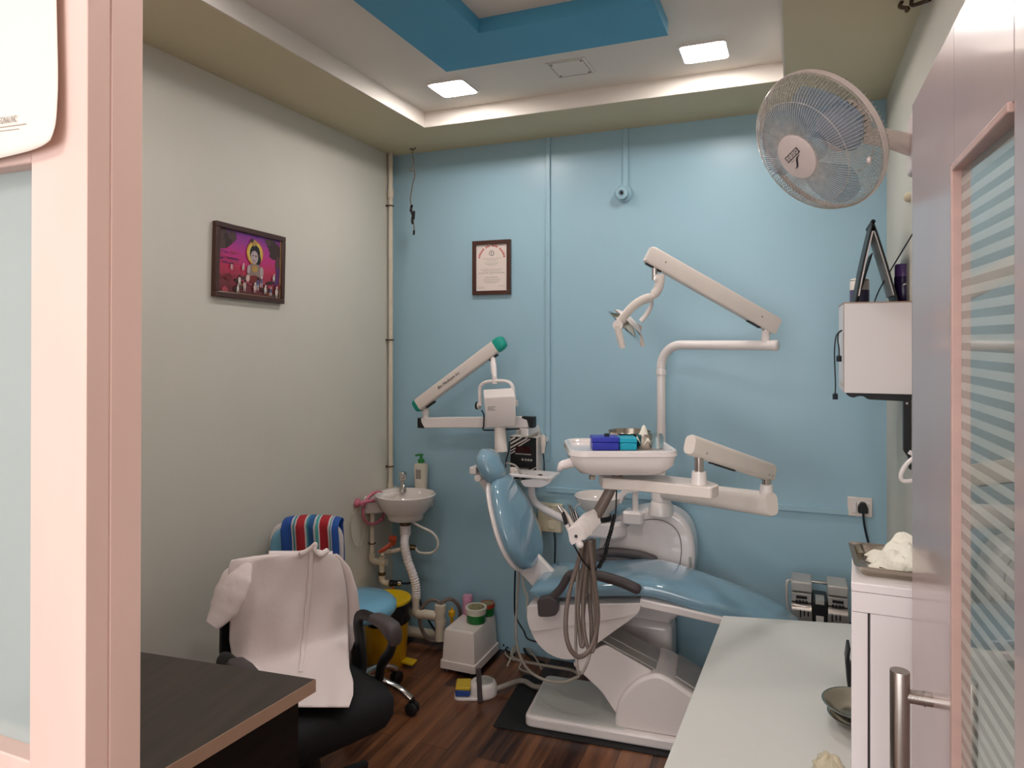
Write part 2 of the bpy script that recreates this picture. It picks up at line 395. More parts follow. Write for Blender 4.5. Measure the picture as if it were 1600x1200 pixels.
# ================================================================== THE ROOM
XL, XR, YB, ZS, ZR = -2.05, .36, 3.28, 2.61, 2.683
struct(MB().box(-3.3, 1.7, -2.7, 3.4, -.06, 0).build('floor', M['floor'], at=(0, 0, 0)))
struct(MB().box(XL - .1, XL, .68, YB + .1, 0, 2.95).build('wall_left', M['cream_wall'], at=(0, 0, 0)))
struct(MB().box(XL, XR, YB, YB + .1, 0, 2.95).build('wall_back', M['blue_wall'], at=(0, 0, 0)))
struct(MB().box(XR, XR + .1, .68, YB + .1, 0, 2.95).build('wall_right', M['cream_wall'], at=(0, 0, 0)))
struct(MB().box(XL, XR, .68, YB, ZR, 2.95).build('ceiling', M['ceil_white'], at=(0, 0, 0)))
TX0, TX1, TY0, TY1 = -1.64, -.032, 1.0, 2.905
b = MB()
b.box(XL, TX0, .68, YB, ZS, ZR); b.box(TX1, XR, .68, YB, ZS, ZR); b.box(TX0, TX1, TY1, YB, ZS, ZR); b.box(TX0, TX1, .68, TY0, ZS, ZR)
struct(b.build('ceiling_border', M['soffit'], at=(0, 0, 0)))
b = MB(); e = .006
b.box(TX0, TX0 + e, TY0, TY1, ZS + .001, ZR); b.box(TX1 - e, TX1, TY0, TY1, ZS + .001, ZR); b.box(TX0 + e, TX1 - e, TY1 - e, TY1, ZS + .001, ZR); b.box(TX0 + e, TX1 - e, TY0, TY0 + e, ZS + .001, ZR)
struct(b.build('trim_1', M['ceil_white'], at=(0, 0, 0)))
struct(MB().prismZ([(-1.245, .95), (-.985, .95), (-.985, 2.12), (-.397, 2.12), (-.397, 2.38), (-1.245, 2.38)], 2.634, ZR).build('trim_2', M['ceil_blue'], at=(0, 0, 0)))
# the partition at the entrance, with its glazed side light and the door opening
YP0, YP1 = .60, .68
XJ = -.8206
def lean(x, z): return x + (z - 1.6) * .005
b = MB()
b.prismY([(lean(XJ - .105, 0), 0), (lean(XJ, 0), 0), (lean(XJ, 2.1), 2.1), (lean(XJ - .105, 2.1), 2.1)], YP0, .6315)
b.prismY([(lean(XJ - .105, 0), 0), (lean(XJ - .0004, 0), 0), (lean(XJ - .0004, 2.1), 2.1), (lean(XJ - .105, 2.1), 2.1)], .6315, .6335)
b.prismY([(lean(XJ - .105, 0), 0), (lean(XJ, 0), 0), (lean(XJ, 2.1), 2.1), (lean(XJ - .105, 2.1), 2.1)], .6335, YP1)
struct(b.build('trim_3', M['pink'], at=(0, 0, 0), bevel=.0015, seg=1))
win = bpy.data.objects.new('window_1', None); COL.objects.link(win); win.location = (-1.4, .64, 1.04); BASE['window_1'] = Vector(win.location); struct(win)
b = MB(); b.box(XL, XJ - .107, YP0 + .002, YP1, 1.832, 2.1); b.box(XL, XJ - .107, YP0 + .002, YP1, .95, 1.044); b.box(XL, -1.95, YP0 + .002, YP1, 1.044, 1.832)
b.build('window_frame', M['pink'], win, bevel=.002, seg=1)
MB().box(-1.95, XJ - .1, .628, .636, 1.04, 1.836).build('pane', M['frost'], win)
struct(MB().box(XL, XJ - .107, .63, .67, 0, .95).build('wall_front', M['pink'], at=(0, 0, 0)))
b = MB(); b.box(XL - .1, 1.7, YP0, YP1, 2.1, 2.95); b.box(.262, .46, YP0, YP1, 0, 2.1); b.box(.46, 1.7, YP0, YP1, 0, 2.1)
b.box(-3.3, XL, YP0, YP1, 0, 2.95)
struct(b.build('wall_entrance', M['pink'], at=(0, 0, 0)))
# waiting area behind the camera
b = MB(); b.box(-3.3, -3.2, -2.7, .6, 0, 2.95)
struct(b.build('wall_outside_left', M['outer'], at=(0, 0, 0)))
struct(MB().box(1.6, 1.7, -2.7, .6, 0, 2.95).build('wall_outside_right', M['outer'], at=(0, 0, 0)))
b = MB(); b.box(-3.2, 1.6, -2.7, -2.6, 0, .5); b.box(-3.2, 1.6, -2.7, -2.6, 2.5, 2.95); b.box(-3.2, -2.6, -2.7, -2.6, .5, 2.5); b.box(1.0, 1.6, -2.7, -2.6, .5, 2.5)
struct(b.build('wall_outside_rear', M['outer'], at=(0, 0, 0)))
struct(MB().box(-3.3, 1.7, -2.7, .6, 2.85, 2.95).build('ceiling_outside', M['ceil_white'], at=(0, 0, 0)))

# open door leaf along the right
XD = .21
dr = bpy.data.objects.new('door_1', None); COL.objects.link(dr); dr.location = (XD, .66, 0); BASE['door_1'] = Vector(dr.location); struct(dr)
GY0, GY1, GZ0, GZ1 = .855, 1.147, .22, 1.846
b = MB(); b.box(XD, XD + .036, GY1, 1.52, .01, 2.05); b.box(XD, XD + .036, .66, GY0, .01, 2.05); b.box(XD, XD + .036, GY0, GY1, GZ1, 2.05); b.box(XD, XD + .036, GY0, GY1, .01, GZ0)
bmesh.ops.remove_doubles(b.bm, verts=b.bm.verts[:], dist=1e-5)
b.build('door_leaf', M['pinkdoor'], dr, bevel=.002)
b = MB(); bw = .009
b.box(XD - .004, XD + .02, GY1 - bw, GY1 + .002, GZ0, GZ1); b.box(XD - .004, XD + .02, GY0 + bw, GY1 - bw, GZ1 - bw, GZ1 + .002); b.box(XD - .004, XD + .02, GY0 + bw, GY1 - bw, GZ0 - .002, GZ0 + bw)
b.build('glazing_bead', M['bead'], dr, bevel=.0015)
lab(MB(Matrix.Translation((XD + .016, (GY0 + GY1) / 2, 0)) @ Matrix.Rotation(math.radians(2.2), 4, 'Z')).box(-.003, .003, -(GY1 - GY0) / 2 + .002, (GY1 - GY0) / 2 - .002, GZ0 + .002, GZ1 - .002).build('pane', M['bandglass'], dr), 'glass pane with frosted horizontal bands')
hd = MB(); hy, hx = 1.31, .163
hd.lathe([(0, .5), (.0145, .5), (.015, .501), (.015, 1.0465), (.0145, 1.048), (0, 1.048)], (hx, hy, 0))
hd = hd.build('handle', M['steel'], dr, smooth=50); lab(hd, 'brushed steel bar handle')
b = MB()
for z in (1.008, .56):
    b.lathe([(.011, 0), (.011, .034), (.0125, .034), (.0125, .0365), (.011, .0365), (.011, .047)], (hx, hy, z), (1, 0, 0))
b.build('standoff', M['steel'], hd, smooth=50)

# ================================================================== CEILING FITTINGS
LIGHT = emat('lit_diffuser', '#fff8f4', 26)
def ceil_light(x, y, label):
    t = thing('ceiling_light', label, 'light', (x, y, ZR), 'square ceiling lights')
    b = MB(); w = .086
    b.loft([[(x + p[0] * k, y + p[1] * k, ZR - h) for p in rpoly([(-w, -w), (w, -w), (w, w), (-w, w)], .02)] for k, h in ((1, 0), (1, .006), (.95, .0065), (.945, 0.002))], True, True)
    b.build('frame', M['whitegloss'], t)
    b = MB(); w = .080
    b.loft([[(x + p[0] * k, y + p[1] * k, ZR - h) for p in rpoly([(-w, -w), (w, -w), (w, w), (-w, w)], .024)] for k, h in ((1, .002), (1, .0058), (.95, .0075), (.6, .0085))], True, True)
    b.build('diffuser', LIGHT, t)
ceil_light(-1.36, 2.66, 'lit square ceiling light at the left corner of the raised tray')
ceil_light(-.312, 2.68, 'lit square ceiling light near the wall fan, right of the blue beam')
for x, sd_w in ((-1.36, 'left'), (-.312, 'right')): ceil_light(x, 1.28, 'lit square ceiling light at the doorway end of the tray, on its %s side' % sd_w)
t = thing('ceiling_cover_plate', 'blank square plate set in the ceiling between the two lit lights', 'cover plate', (-.825, 2.64, ZR))
b = MB(); b.box(-.905, -.745, 2.56, 2.72, ZR - .004, ZR); b.build('plate', M['ceil_white'], t, bevel=.0015)
for (x, y) in ((-.885, 2.58), (-.765, 2.58), (-.885, 2.70), (-.765, 2.70)): MB().lathe([(.004, 0), (.004, .002), (0, .0025)], (x, y, ZR - .004), (0, 0, -1), n=10).build('screw', M['clip'], t)
b = MB(); q = ((-.895, -.755, 2.565, 2.568), (-.895, -.755, 2.712, 2.715), (-.895, -.892, 2.568, 2.712), (-.758, -.755, 2.568, 2.712))
for r_ in q: b.box(r_[0], r_[1], r_[2], r_[3], ZR - .0048, ZR - .0038)
b.build('seam', M['gtext'], t)

# loose wire hanging from a hook in the soffit
hp = atZ(645, 231, ZS); D = 3.6
t = thing('hanging_wire', 'loose knotted wire hanging from a ceiling hook in the left corner', 'wire', hp)
b = MB(); b.tube(spl([hp + Vector((-.018, 0, .002)), hp + Vector((-.012, 0, -.006)), hp + Vector((0, 0, -.01)), hp + Vector((.012, 0, -.006)), hp + Vector((.018, 0, .002))], 4), .003, 6)
b.tube([hp, hp + Vector((0, 0, -.05))], .0018, 6); b.build('hook', M['clip'], t)
w = [atD(645, 243, D), atD(646, 258, D), atD(641, 264, D), atD(642, 268, D), atD(647, 265, D), atD(648, 276, D), atD(645, 286, D), atD(643, 298, D), atD(641, 311, D), atD(643, 322, D), atD(645, 334, D), atD(646, 346, D), atD(647, 358, D), atD(646, 367, D)]
MB().tube(spl(w, 5), .0032, 6).build('cord', M['hose'], t)
b = MB(); b.tube(spl([atD(644, 320, D), atD(642, 328, D), atD(645, 336, D), atD(644, 344, D), atD(645, 350, D)], 4), [.004 + .004 * abs(math.sin(i * 1.1)) for i in range(17)], 7)
b.tube([atD(647, 330, D), atD(646, 343, D)], .007, 7); b.tube([atD(647, 360, D), atD(646.5, 367, D)], .006, 7); b.build('taped_joint', M['black'], t)
tag(MB().tube(spl([(.30, 2.36, 2.612), (.29, 2.33, 2.585), (.305, 2.29, 2.56), (.30, 2.27, 2.545)], 5), .006, 7).build('wire_stub', M['clip']), 'brown wire stub poking from ceiling by right wall, left of two', 'wire')
tag(MB().tube(spl([(.325, 2.36, 2.612), (.32, 2.31, 2.575), (.345, 2.25, 2.555), (.352, 2.23, 2.55)], 5), .006, 7).build('wire_stub', M['clip']), 'brown wire stub poking from ceiling by right wall, right of two', 'wire')

# ================================================================== BACK WALL: trunking, light holder, sockets
def trunk(label, a, b_, w, up, dz=.012):
    m = MB(); m.bar(a, b_, w, dz, up); return tag(m.build('cable_trunking', M['blue_wall'], bevel=.002), label, 'cable trunking', 'blue painted cable trunking')
yt = YB - .006
xt = atY(857, 400, YB)[0]
trunk('tall blue cable trunking strip running from ceiling beside the certificate', (xt, yt, .995), (xt, yt, ZS), .022, (0, 1, 0))
xh = atY(978, 250, YB)[0]; zh = atY(978, 293, YB)[2]
trunk('short blue cable trunking strip dropping to the lamp holder', (xh, yt, zh), (xh, yt, ZS), .026, (0, 1, 0))
pa = atY(862, 763, YB); pb = atY(1326, 801, YB)
zq = .90
trunk('horizontal blue cable trunking strip ending at the right socket', (xt - .011, yt, atY(858, 764, YB)[2]), (pb[0], yt, atY(1326, 800, YB)[2]), .026, (0, 1, 0))
t = thing('lamp_holder', 'small round painted lamp holder on blue wall above the dental lamp', 'lamp holder', atY(975, 303, YB))
o = atY(975, 303, YB)
b = MB(); b.lathe([(.042, 0), (.042, .012), (.036, .018), (0, .018)], o, (0, -1, 0)); b.build('base', M['blue_wall'], t)
b = MB(); b.lathe([(.03, .016), (.031, .045), (.028, .052), (.014, .055), (.012, .048), (0, .048)], o, (0, -1, -.1)); b.build('socket', M['blue_wall'], t)
b = MB(); b.lathe([(.008, .05), (.008, .054), (0, .054)], o, (0, -1, -.1)); b.build('contact', M['black'], t)

# certificate
c1 = atY(738, 377, YB - .01); c2 = atY(798, 374, YB - .01); c3 = atY(798, 459, YB - .01); c4 = atY(738.5, 462, YB - .01)
x0, x1, z0, z1 = c4.x, c2.x, (c3.z + c4.z) / 2, (c1.z + c2.z) / 2
t = thing('framed_certificate', 'framed certificate with red arched title on the blue wall', 'certificate', ((x0 + x1) / 2, YB, z0))
fw = .021; b = MB(); y0 = YB - .018
b.box(x0, x1, y0, YB, z0, z0 + fw); b.box(x0, x1, y0, YB, z1 - fw, z1); b.box(x0, x0 + fw, y0, YB, z0 + fw, z1 - fw); b.box(x1 - fw, x1, y0, YB, z0 + fw, z1 - fw)
b.build('frame', M['brownframe'], t, bevel=.002)
MB().box(x0 + fw, x1 - fw, YB - .008, YB - .003, z0 + fw, z1 - fw).build('paper', M['paper'], t)
px0, px1, pz0, pz1 = x0 + fw, x1 - fw, z0 + fw, z1 - fw; pw, ph = px1 - px0, pz1 - pz0; yp = YB - .0084
def dash(b, cx, cz, w, h, n, jit=.25):
    x = cx - w / 2
    while x < cx + w / 2:
        l = w / n * random.uniform(.5, 1.2); l = min(l, cx + w / 2 - x)
        b.box(x, x + l * .8, yp, yp + .0005, cz - h / 2, cz + h / 2); x += l
b = MB()
for (v_, wf, hf) in ((.70, .66, .006), (.675, .46, .006), (.65, .3, .006), (.615, .5, .005), (.58, .4, .01), (.55, .25, .006), (.46, .72, .008), (.425, .62, .008), (.35, .07, .006), (.29, .42, .012), (.25, .55, .007), (.225, .56, .007), (.19, .5, .010), (.165, .3, .006), (.10, .2, .005)):
    dash(b, px0 + pw * (.5 if v_ > .11 else .82), pz0 + ph * v_, pw * wf, ph * hf, 9)
dash(b, px0 + pw * .5, pz0 + ph * .385, pw * .86, ph * .013, 8); dash(b, px0 + pw * .14, pz0 + ph * .09, pw * .2, ph * .005, 4); dash(b, px0 + pw * .16, pz0 + ph * .06, pw * .22, ph * .006, 4)
b.build('printed_lines', M['gtext'], t)
b = MB(); cc = (px0 + pw * .5, pz0 + ph * .66)
for k in range(22):
    an = PI * (.07 + .86 * k / 21); R0 = pw * .36; R1 = R0 + ph * .045 * random.uniform(.7, 1); dw = .055
    if k in (6, 11, 15): continue
    P = lambda r, a: (cc[0] + r * math.cos(a) * 1.08, cc[1] + r * math.sin(a) * 1.12)
    b.prismY([P(R0, an - dw), P(R0, an + dw), P(R1, an + dw * .8), P(R1, an - dw * .8)], yp, yp + .0005)
b.build('arched_title', M['red_text'], t)
b = MB(); sc = Vector((px0 + pw * .5, yp, pz0 + ph * .81))
b.tube([sc + Vector((pw * .075 * math.cos(2 * PI * k / 20), 0, ph * .055 * math.sin(2 * PI * k / 20))) for k in range(20)], .0022, 5, loop=True)
b.box(sc.x - .003, sc.x + .003, yp, yp + .0006, sc.z - .008, sc.z + .008); b.build('seal', M['gtext'], t)

# framed print on left wall
ry0, ry1, rz0, rz1 = 2.0, 2.388, 1.757, 2.046
t = thing('framed_print', 'dark framed devotional print in magenta on the left wall', 'picture', (XL, (ry0 + ry1) / 2, rz0))
RT = Matrix.Translation((0, (ry0 + ry1) / 2, (rz0 + rz1) / 2)) @ Matrix.Rotation(-.03, 4, 'X') @ Matrix.Translation((0, -(ry0 + ry1) / 2, -(rz0 + rz1) / 2))
b = MB(RT); fw = .022
b.box(XL, XL + .022, ry0, ry1, rz0, rz0 + fw); b.box(XL, XL + .022, ry0, ry1, rz1 - fw, rz1); b.box(XL, XL + .022, ry0, ry0 + fw, rz0 + fw, rz1 - fw); b.box(XL, XL + .022, ry1 - fw, ry1, rz0 + fw, rz1 - fw)
b.build('frame', M['brownframe'], t, bevel=.003)
b = MB(RT); xx = XL + .012; aw, ah = ry1 - ry0 - 2 * fw, rz1 - rz0 - 2 * fw; ay, az = ry0 + fw, rz0 + fw
b.grid(lambda u, v: (xx, ay + aw * u, az + ah * v), 4, 4, uv=True); b.build('painted_sky', M['art'], t, recalc=False, smooth=0)
b = MB(RT); g = .004; b.box(xx, xx + .003, ry1 - fw - g, ry1 - fw, az, az + ah); b.box(xx, xx + .003, ay, ay + aw - g, az, az + .0015)
b.build('gold_fillet', M['gold'], t)
keys = list(ARTC); L = [0]
class Art:
    def __init__(s): s.b = MB(RT); s.n = 0
    def poly(s, pts, k):
        s.n += 1; x = xx + .0004 + s.n * .00006; s.b.mi = keys.index(k)
        s.b.prismX([(ay + aw * u, az + ah * v) for u, v in pts], x - .0004, x)
    def ov(s, u, v, ru, rv, k, n=18): s.poly([(u + ru * math.cos(2 * PI * i / n), v + rv * math.sin(2 * PI * i / n)) for i in range(n)], k)
    def blob(s, u, v, ru, rv, k, n=14): s.poly([(u + ru * random.uniform(.65, 1.1) * math.cos(2 * PI * i / n), v + rv * random.uniform(.65, 1.1) * math.sin(2 * PI * i / n)) for i in range(n)], k)
A = Art()
for (u, v, ru, rv) in ((.07, .9, .09, .12), (.13, .82, .09, .13), (.2, .9, .07, .1), (.05, .75, .06, .1), (.85, .88, .1, .12), (.93, .78, .08, .16), (.86, .74, .07, .1), (.95, .6, .05, .14), (.78, .93, .06, .06)):
    A.blob(u, v, ru, rv, random.choice(('leaf', 'leafb')))
A.blob(.97, .45, .06, .12, 'purple'); A.blob(.93, .3, .06, .12, 'purple')
for k in range(22): A.ov(random.uniform(.0, .28), random.uniform(.45, .66), random.uniform(.03, .08), .006, random.choice(('rose', 'purple')), 8)
for k in range(26): A.blob(random.uniform(.02, .98), random.uniform(.02, .28), random.uniform(.03, .07), random.uniform(.02, .06), random.choice(('dark', 'leaf', 'cloth', 'orange', 'rose', 'leafb')))
A.ov(.55, .70, .135, .20, 'halo'); A.ov(.55, .70, .115, .175, 'halob')
A.ov(.55, .69, .085, .15, 'hair'); A.ov(.60, .60, .05, .10, 'hair'); A.blob(.53, .87, .06, .06, 'gold'); A.blob(.5, .9, .03, .04, 'leafb')
A.poly([(.44, .47), (.5, .52), (.6, .52), (.68, .46), (.69, .34), (.64, .3), (.62, .22), (.46, .22), (.45, .32), (.42, .36)], 'bodyc')
A.ov(.455, .42, .025, .07, 'skin'); A.ov(.665, .40, .03, .09, 'skin'); A.ov(.55, .44, .05, .06, 'gold')
A.ov(.54, .63, .062, .11, 'skin'); A.ov(.52, .655, .012, .012, 'dark', 8); A.ov(.565, .655, .012, .012, 'dark', 8); A.ov(.54, .575, .018, .008, 'rose', 8); A.ov(.54, .70, .004, .02, 'white', 6)
A.ov(.55, .26, .1, .07, 'cloth'); A.ov(.44, .27, .03, .06, 'pale')
for (u, v, s1) in ((.31, .22, 1), (.39, .14, 1.1), (.6, .2, 1.3), (.66, .24, 1.1), (.73, .12, .9), (.82, .1, .9), (.87, .34, .8), (.36, .44, .7), (.18, .42, .7), (.92, .1, 1.2), (.55, .13, 1.0), (.28, .08, .8)):
    A.ov(u, v, .022 * s1, .05 * s1, random.choice(('pale', 'white', 'blue', 'pale'))); A.ov(u + .005, v + .065 * s1, .014 * s1, .022 * s1, random.choice(('pale', 'dark', 'white')), 10)
    for du in (-.012, .012): A.poly([(u + du - .005, v - .02), (u + du + .005, v - .02), (u + du + .004, v - .085 * s1), (u + du - .004, v - .085 * s1)], random.choice(('pale', 'white')))
A.b.build('painted_figures', [ARTC[k] for k in keys], t, smooth=0)

# sockets
def plate(t, x0, x1, z0, z1, th, m):
    b = MB(); b.box(x0, x1, YB - th, YB, z0, z1); b.build('face_plate', m, t, bevel=.004)
s1 = atY(1324, 805, YB); s2 = atY(1363, 778, YB)
t = thing('wall_socket', 'white switched socket with black plug on the blue wall at right', 'socket', s1)
plate(t, s1.x, s2.x, s1.z, s2.z, .012, M['warmwhite'])
w = s2.x - s1.x; h = s2.z - s1.z
MB().box(s1.x + w * .18, s1.x + w * .36, YB - .017, YB - .011, s1.z + h * .2, s1.z + h * .78).build('switch', M['whitegloss'], t, bevel=.002)
MB().box(s1.x + w * .42, s1.x + w * .86, YB - .014, YB - .011, s1.z + h * .18, s1.z + h * .8).build('outlet', M['white'], t, bevel=.002)
pc = Vector((s1.x + w * .6, YB - .014, s1.z + h * .42))
t = thing('power_cord', 'black cord with plug hanging from the right wall socket', 'power cord', pc)
b = MB(); b.prismY(rpoly([(pc.x - .019, pc.z - .012), (pc.x + .019, pc.z - .012), (pc.x + .019, pc.z + .012), (pc.x + .008, pc.z + .032), (pc.x - .008, pc.z + .032), (pc.x - .019, pc.z + .012)], .006), YB - .045, YB - .0142); b.build('plug', M['black'], t, bevel=.003)
MB().tube(spl([pc + Vector((0, -.03, -.01)), pc + Vector((.003, -.028, -.05)), pc + Vector((.012, -.02, -.1)), pc + Vector((.022, -.02, -.15)), pc + Vector((.018, -.02, -.22)), pc + Vector((.03, -.02, -.6)), (pc.x - .05, YB - .03, .4)]), .0045, 8).build('cord', M['cable'], t)
s1 = atY(845, 826, YB); s2 = atY(881, 787, YB)
t = thing('wall_socket', 'ivory socket board on the blue wall behind the chair backrest', 'socket', s1)
plate(t, s1.x, s2.x, s1.z, s2.z, .045, M['ivory'])
w = s2.x - s1.x; h = s2.z - s1.z
b = MB(); b.box(s1.x + w * .42, s1.x + w * .78, YB - .049, YB - .044, s1.z + h * .5, s1.z + h * .88); ou = b.build('outlet', M['ivory'], t, bevel=.002)
b = MB()
for (a, c) in ((.6, .8), (.52, .62), (.68, .62)): b.lathe([(.0042, 0), (.0042, .001), (0, .001)], (s1.x + w * a, YB - .049, s1.z + h * c), (0, -1, 0), n=10)
b.build('pin_hole', M['black'], ou)
MB().box(s1.x + w * .45, s1.x + w * .75, YB - .05, YB - .044, s1.z + h * .12, s1.z + h * .42).build('switch', M['ivory'], t, bevel=.002)
ca = Vector((s2.x - w * .35, YB - .03, s1.z + .01))
tag(MB().tube(spl([ca, ca + Vector((.01, -.01, -.08)), ca + Vector((.0, 0, -.3)), ca + Vector((-.01, -.01, -.62))]), .004, 7).build('hanging_cable', M['cable']), 'dark cable hanging down the blue wall below the ivory socket board', 'cable')

# ================================================================== DENTAL CHAIR
PH = math.radians(5); CO = Vector((-1.03, 2.66, 0))
MC = Matrix.Translation(CO) @ Matrix.Rotation(PH, 4, 'Z')
cu_, cv_ = Vector((math.cos(PH), math.sin(PH), 0)), Vector((-math.sin(PH), math.cos(PH), 0))
def atC(px, py, yl):
    r = Vector(ray(px, py)); t = (yl + CO.dot(cv_)) / r.dot(cv_); p = r * t - CO
    return (p.dot(cu_), H + r.z * t)
def prC(pts, yl): return [atC(x, y, yl) for x, y in pts]

m_ = MB(MC); m_.prismZ(rpoly([(-.125, -.04), (.95, -.04), (.95, .42), (-.125, .42)], .01), 0, .006)
tag(m_.build('floor_mat', M['mat'], bevel=.001), 'black rubber mat on the floor under the dental chair', 'mat')

ch = thing('dental_chair', 'blue vinyl reclining dental chair with white base and dark armrests', 'dental chair', MC @ Vector((.4, .17, 0)))
# base plate
b = MB(MC); b.prismZ(rpoly([(0, -.01), (.90, -.01), (.90, .36), (0, .36)], .035), .0065, .052); b.build('base_plate', M['white'], ch, bevel=.01, seg=3)
b = MB(MC); b.prismZ(rpoly([(.015, .005), (.42, .005), (.42, .345), (.015, .345)], .03), .052, .0545); b.build('base_cover', M['worktop'], ch)
# base hump
hp_ = prC([(960, 1138), (962, 1108), (972, 1085), (988, 1068), (1006, 1057), (1026, 1052), (1042, 1058), (1100, 1098)], .02)
hp_ = [(hp_[0][0], .05)] + hp_[1:] + [(.92, .14), (.92, .05)]
b = MB(MC); b.prismY(rpoly(hp_, [.0, .05, .06, .06, .06, .05, .03, .02, .05, 0], 4), .015, .275); b.build('base_hump', M['white'], ch, bevel=.014, seg=3)
b = MB(MC); q = hp_[6]; q2 = hp_[7]
b.prismY([(q[0] + .03, q[1] - .012), (q2[0] + .15, q2[1] - .067), (q2[0] + .15, q2[1] - .061), (q[0] + .03, q[1] - .002)], .05, .25)
lab(b.build('hump_plate', M['greymetal'], ch, bevel=.002), 'grey metal plate on the base')
# lifting arm
ar = prC([(893, 1036), (945, 1006), (1022, 1050), (1010, 1075), (965, 1118), (940, 1080)], .05)
b = MB(MC); b.prismY(rpoly(ar, .02, 3), .045, .06); b.prismY(rpoly(ar, .02, 3), .235, .25)
b.prismY(rpoly([(x * .99 + .006, z - .004) for x, z in ar], .02, 3), .06, .235); b.build('lift_arm', M['white'], ch, bevel=.004)
q = prC([(940, 1005), (1024, 1050)], .05); dx, dz = q[1][0] - q[0][0], q[1][1] - q[0][1]; l = math.hypot(dx, dz); nx, nz = -dz / l * .006, dx / l * .006
b = MB(MC); b.prismY([(q[0][0] - .02, q[0][1] + .012), (q[1][0], q[1][1]), (q[1][0] + nx, q[1][1] + nz), (q[0][0] - .02 + nx, q[0][1] + .012 + nz)], .06, .236)
b.prismY([(q[0][0] + nx, q[0][1] + nz), (q[1][0] + nx, q[1][1] + nz), (q[1][0] + 1.8 * nx, q[1][1] + 1.8 * nz), (q[0][0] + 1.8 * nx, q[0][1] + 1.8 * nz)], .12, .236)
lab(b.build('arm_plate', M['greymetal'], ch, bevel=.002), 'grey metal plate on top of the lifting arm')
# seat shell
sh = prC([(825, 947), (824, 968), (828, 990), (842, 1013), (864, 1029), (888, 1034), (908, 1029), (930, 1009), (986, 969), (1000, 958), (1000, 943)], .02)
b = MB(MC); b.prismY(rpoly(sh, [.01, .03, .04, .04, .05, .05, .04, .04, .03, .02, .01], 3), .03, .37); b.build('seat_shell', M['white'], ch, bevel=.012, seg=3)
up = prC([(824, 947), (823, 966), (829, 987), (862, 983), (930, 972), (975, 964), (996, 958), (1001, 950), (1001, 943)], .02)
b = MB(MC); b.prismY(rpoly(up, [.005, .02, .02, .03, .03, .02, .015, .01, .005], 3), .018, .382); b.build('seat_apron', M['white'], ch, bevel=.008, seg=3)
# seat and leg-rest cushion: one upholstered run from buttocks to feet
def run(mm, path, yc, e=3.2, n=32):
    R = []
    for i, (x, z, hz, hw) in enumerate(path):
        a = Vector(path[max(i - 1, 0)][:2]); c = Vector(path[min(i + 1, len(path) - 1)][:2]); d = (c - a).normalized(); nn = Vector((-d.y, d.x))
        R.append([(x + nn.x * q, yc + p, z + nn.y * q) for p, q in sup(hw, hz, e, n)])
    mm.loft(R); return mm
zt = lambda px, py, yl=.03: atC(px, py, yl)
n0 = zt(830, 938); n1 = zt(880, 930); n2 = zt(940, 928); n3 = zt(1000, 926); n4 = zt(1060, 940); n5 = zt(1130, 961); n6 = zt(1200, 976); n7 = zt(1240, 985)
P_ = [(n0[0] + .005, n0[1] + .025, .012, .12), (n0[0] - .012, n0[1] + .027, .03, .16), (n0[0] + .0, n0[1] + .030, .042, .168), (n0[0] + .06, n0[1] + .030, .042, .170), (n1[0], n1[1] + .012, .038, .172), (n2[0], n2[1] + .010, .038, .174),
      (n3[0], n3[1] + .011, .041, .174), (n3[0] + .07, n3[1] + .010, .042, .174), (n4[0], n4[1] + .010, .043, .172), (n5[0], n5[1] + .002, .042, .168), (n6[0], n6[1] - .024, .040, .14), (n7[0] + .01, n7[1] - .048, .036, .105), (n7[0] + .035, n7[1] - .056, .027, .07), (n7[0] + .042, n7[1] - .058, .010, .04)]
b = MB(MC); run(b, P_, .20); b.build('seat_cushion', M['chairblue'], ch, sub=1, smooth=180)
lr = prC([(1000, 948), (1060, 961), (1130, 977), (1228, 1012), (1228, 1000), (1130, 965), (1060, 948), (1000, 935)], .03)
b = MB(MC); b.prismY(lr, .022, .378); b.build('legrest_frame', M['white'], ch, bevel=.006)
# armrests
def armrest(yl, pads, blk):
    y = yl
    b = MB(MC)
    if blk:
        k = prC([(841, 934), (862, 930), (873, 938), (872, 958), (862, 961), (843, 961)], y); b.prismY(rpoly(k, .012, 3), y - .022, y + .022)
        st = prC([(858, 938), (876, 920), (889, 899), (903, 896)], y); b.tube(spl([(x, y, z) for x, z in st], 5), .0165, 10)
        b.build('armrest_post', M['greyplastic'], ch, bevel=.003)
        b = MB(MC)
    else:
        st = prC([(930, 900), (931, 880), (940, 868)], y); b.tube(spl([(x, y, z) for x, z in st], 5), .028, 10); b.build('armrest_post', M['greyplastic'], ch)
        b = MB(MC)
    pp = prC(pads, y); path = spl([(x, y, z) for x, z in pp], 5); m = len(path)
    rr = [.008 + .013 * min(1, i / 2, (m - 1 - i) / 1.5 + .25) for i in range(m)]
    b.tube(path, rr, 14, up=(0, 1, 0)); b.build('armrest_pad', M['greyplastic'], ch, smooth=60)
armrest(-.02, [(890, 903), (905, 898), (925, 897), (950, 903), (975, 911), (1001, 923)], True)
armrest(.365, [(926, 869), (940, 864), (960, 863), (985, 865), (1005, 869), (1027, 877)], False)
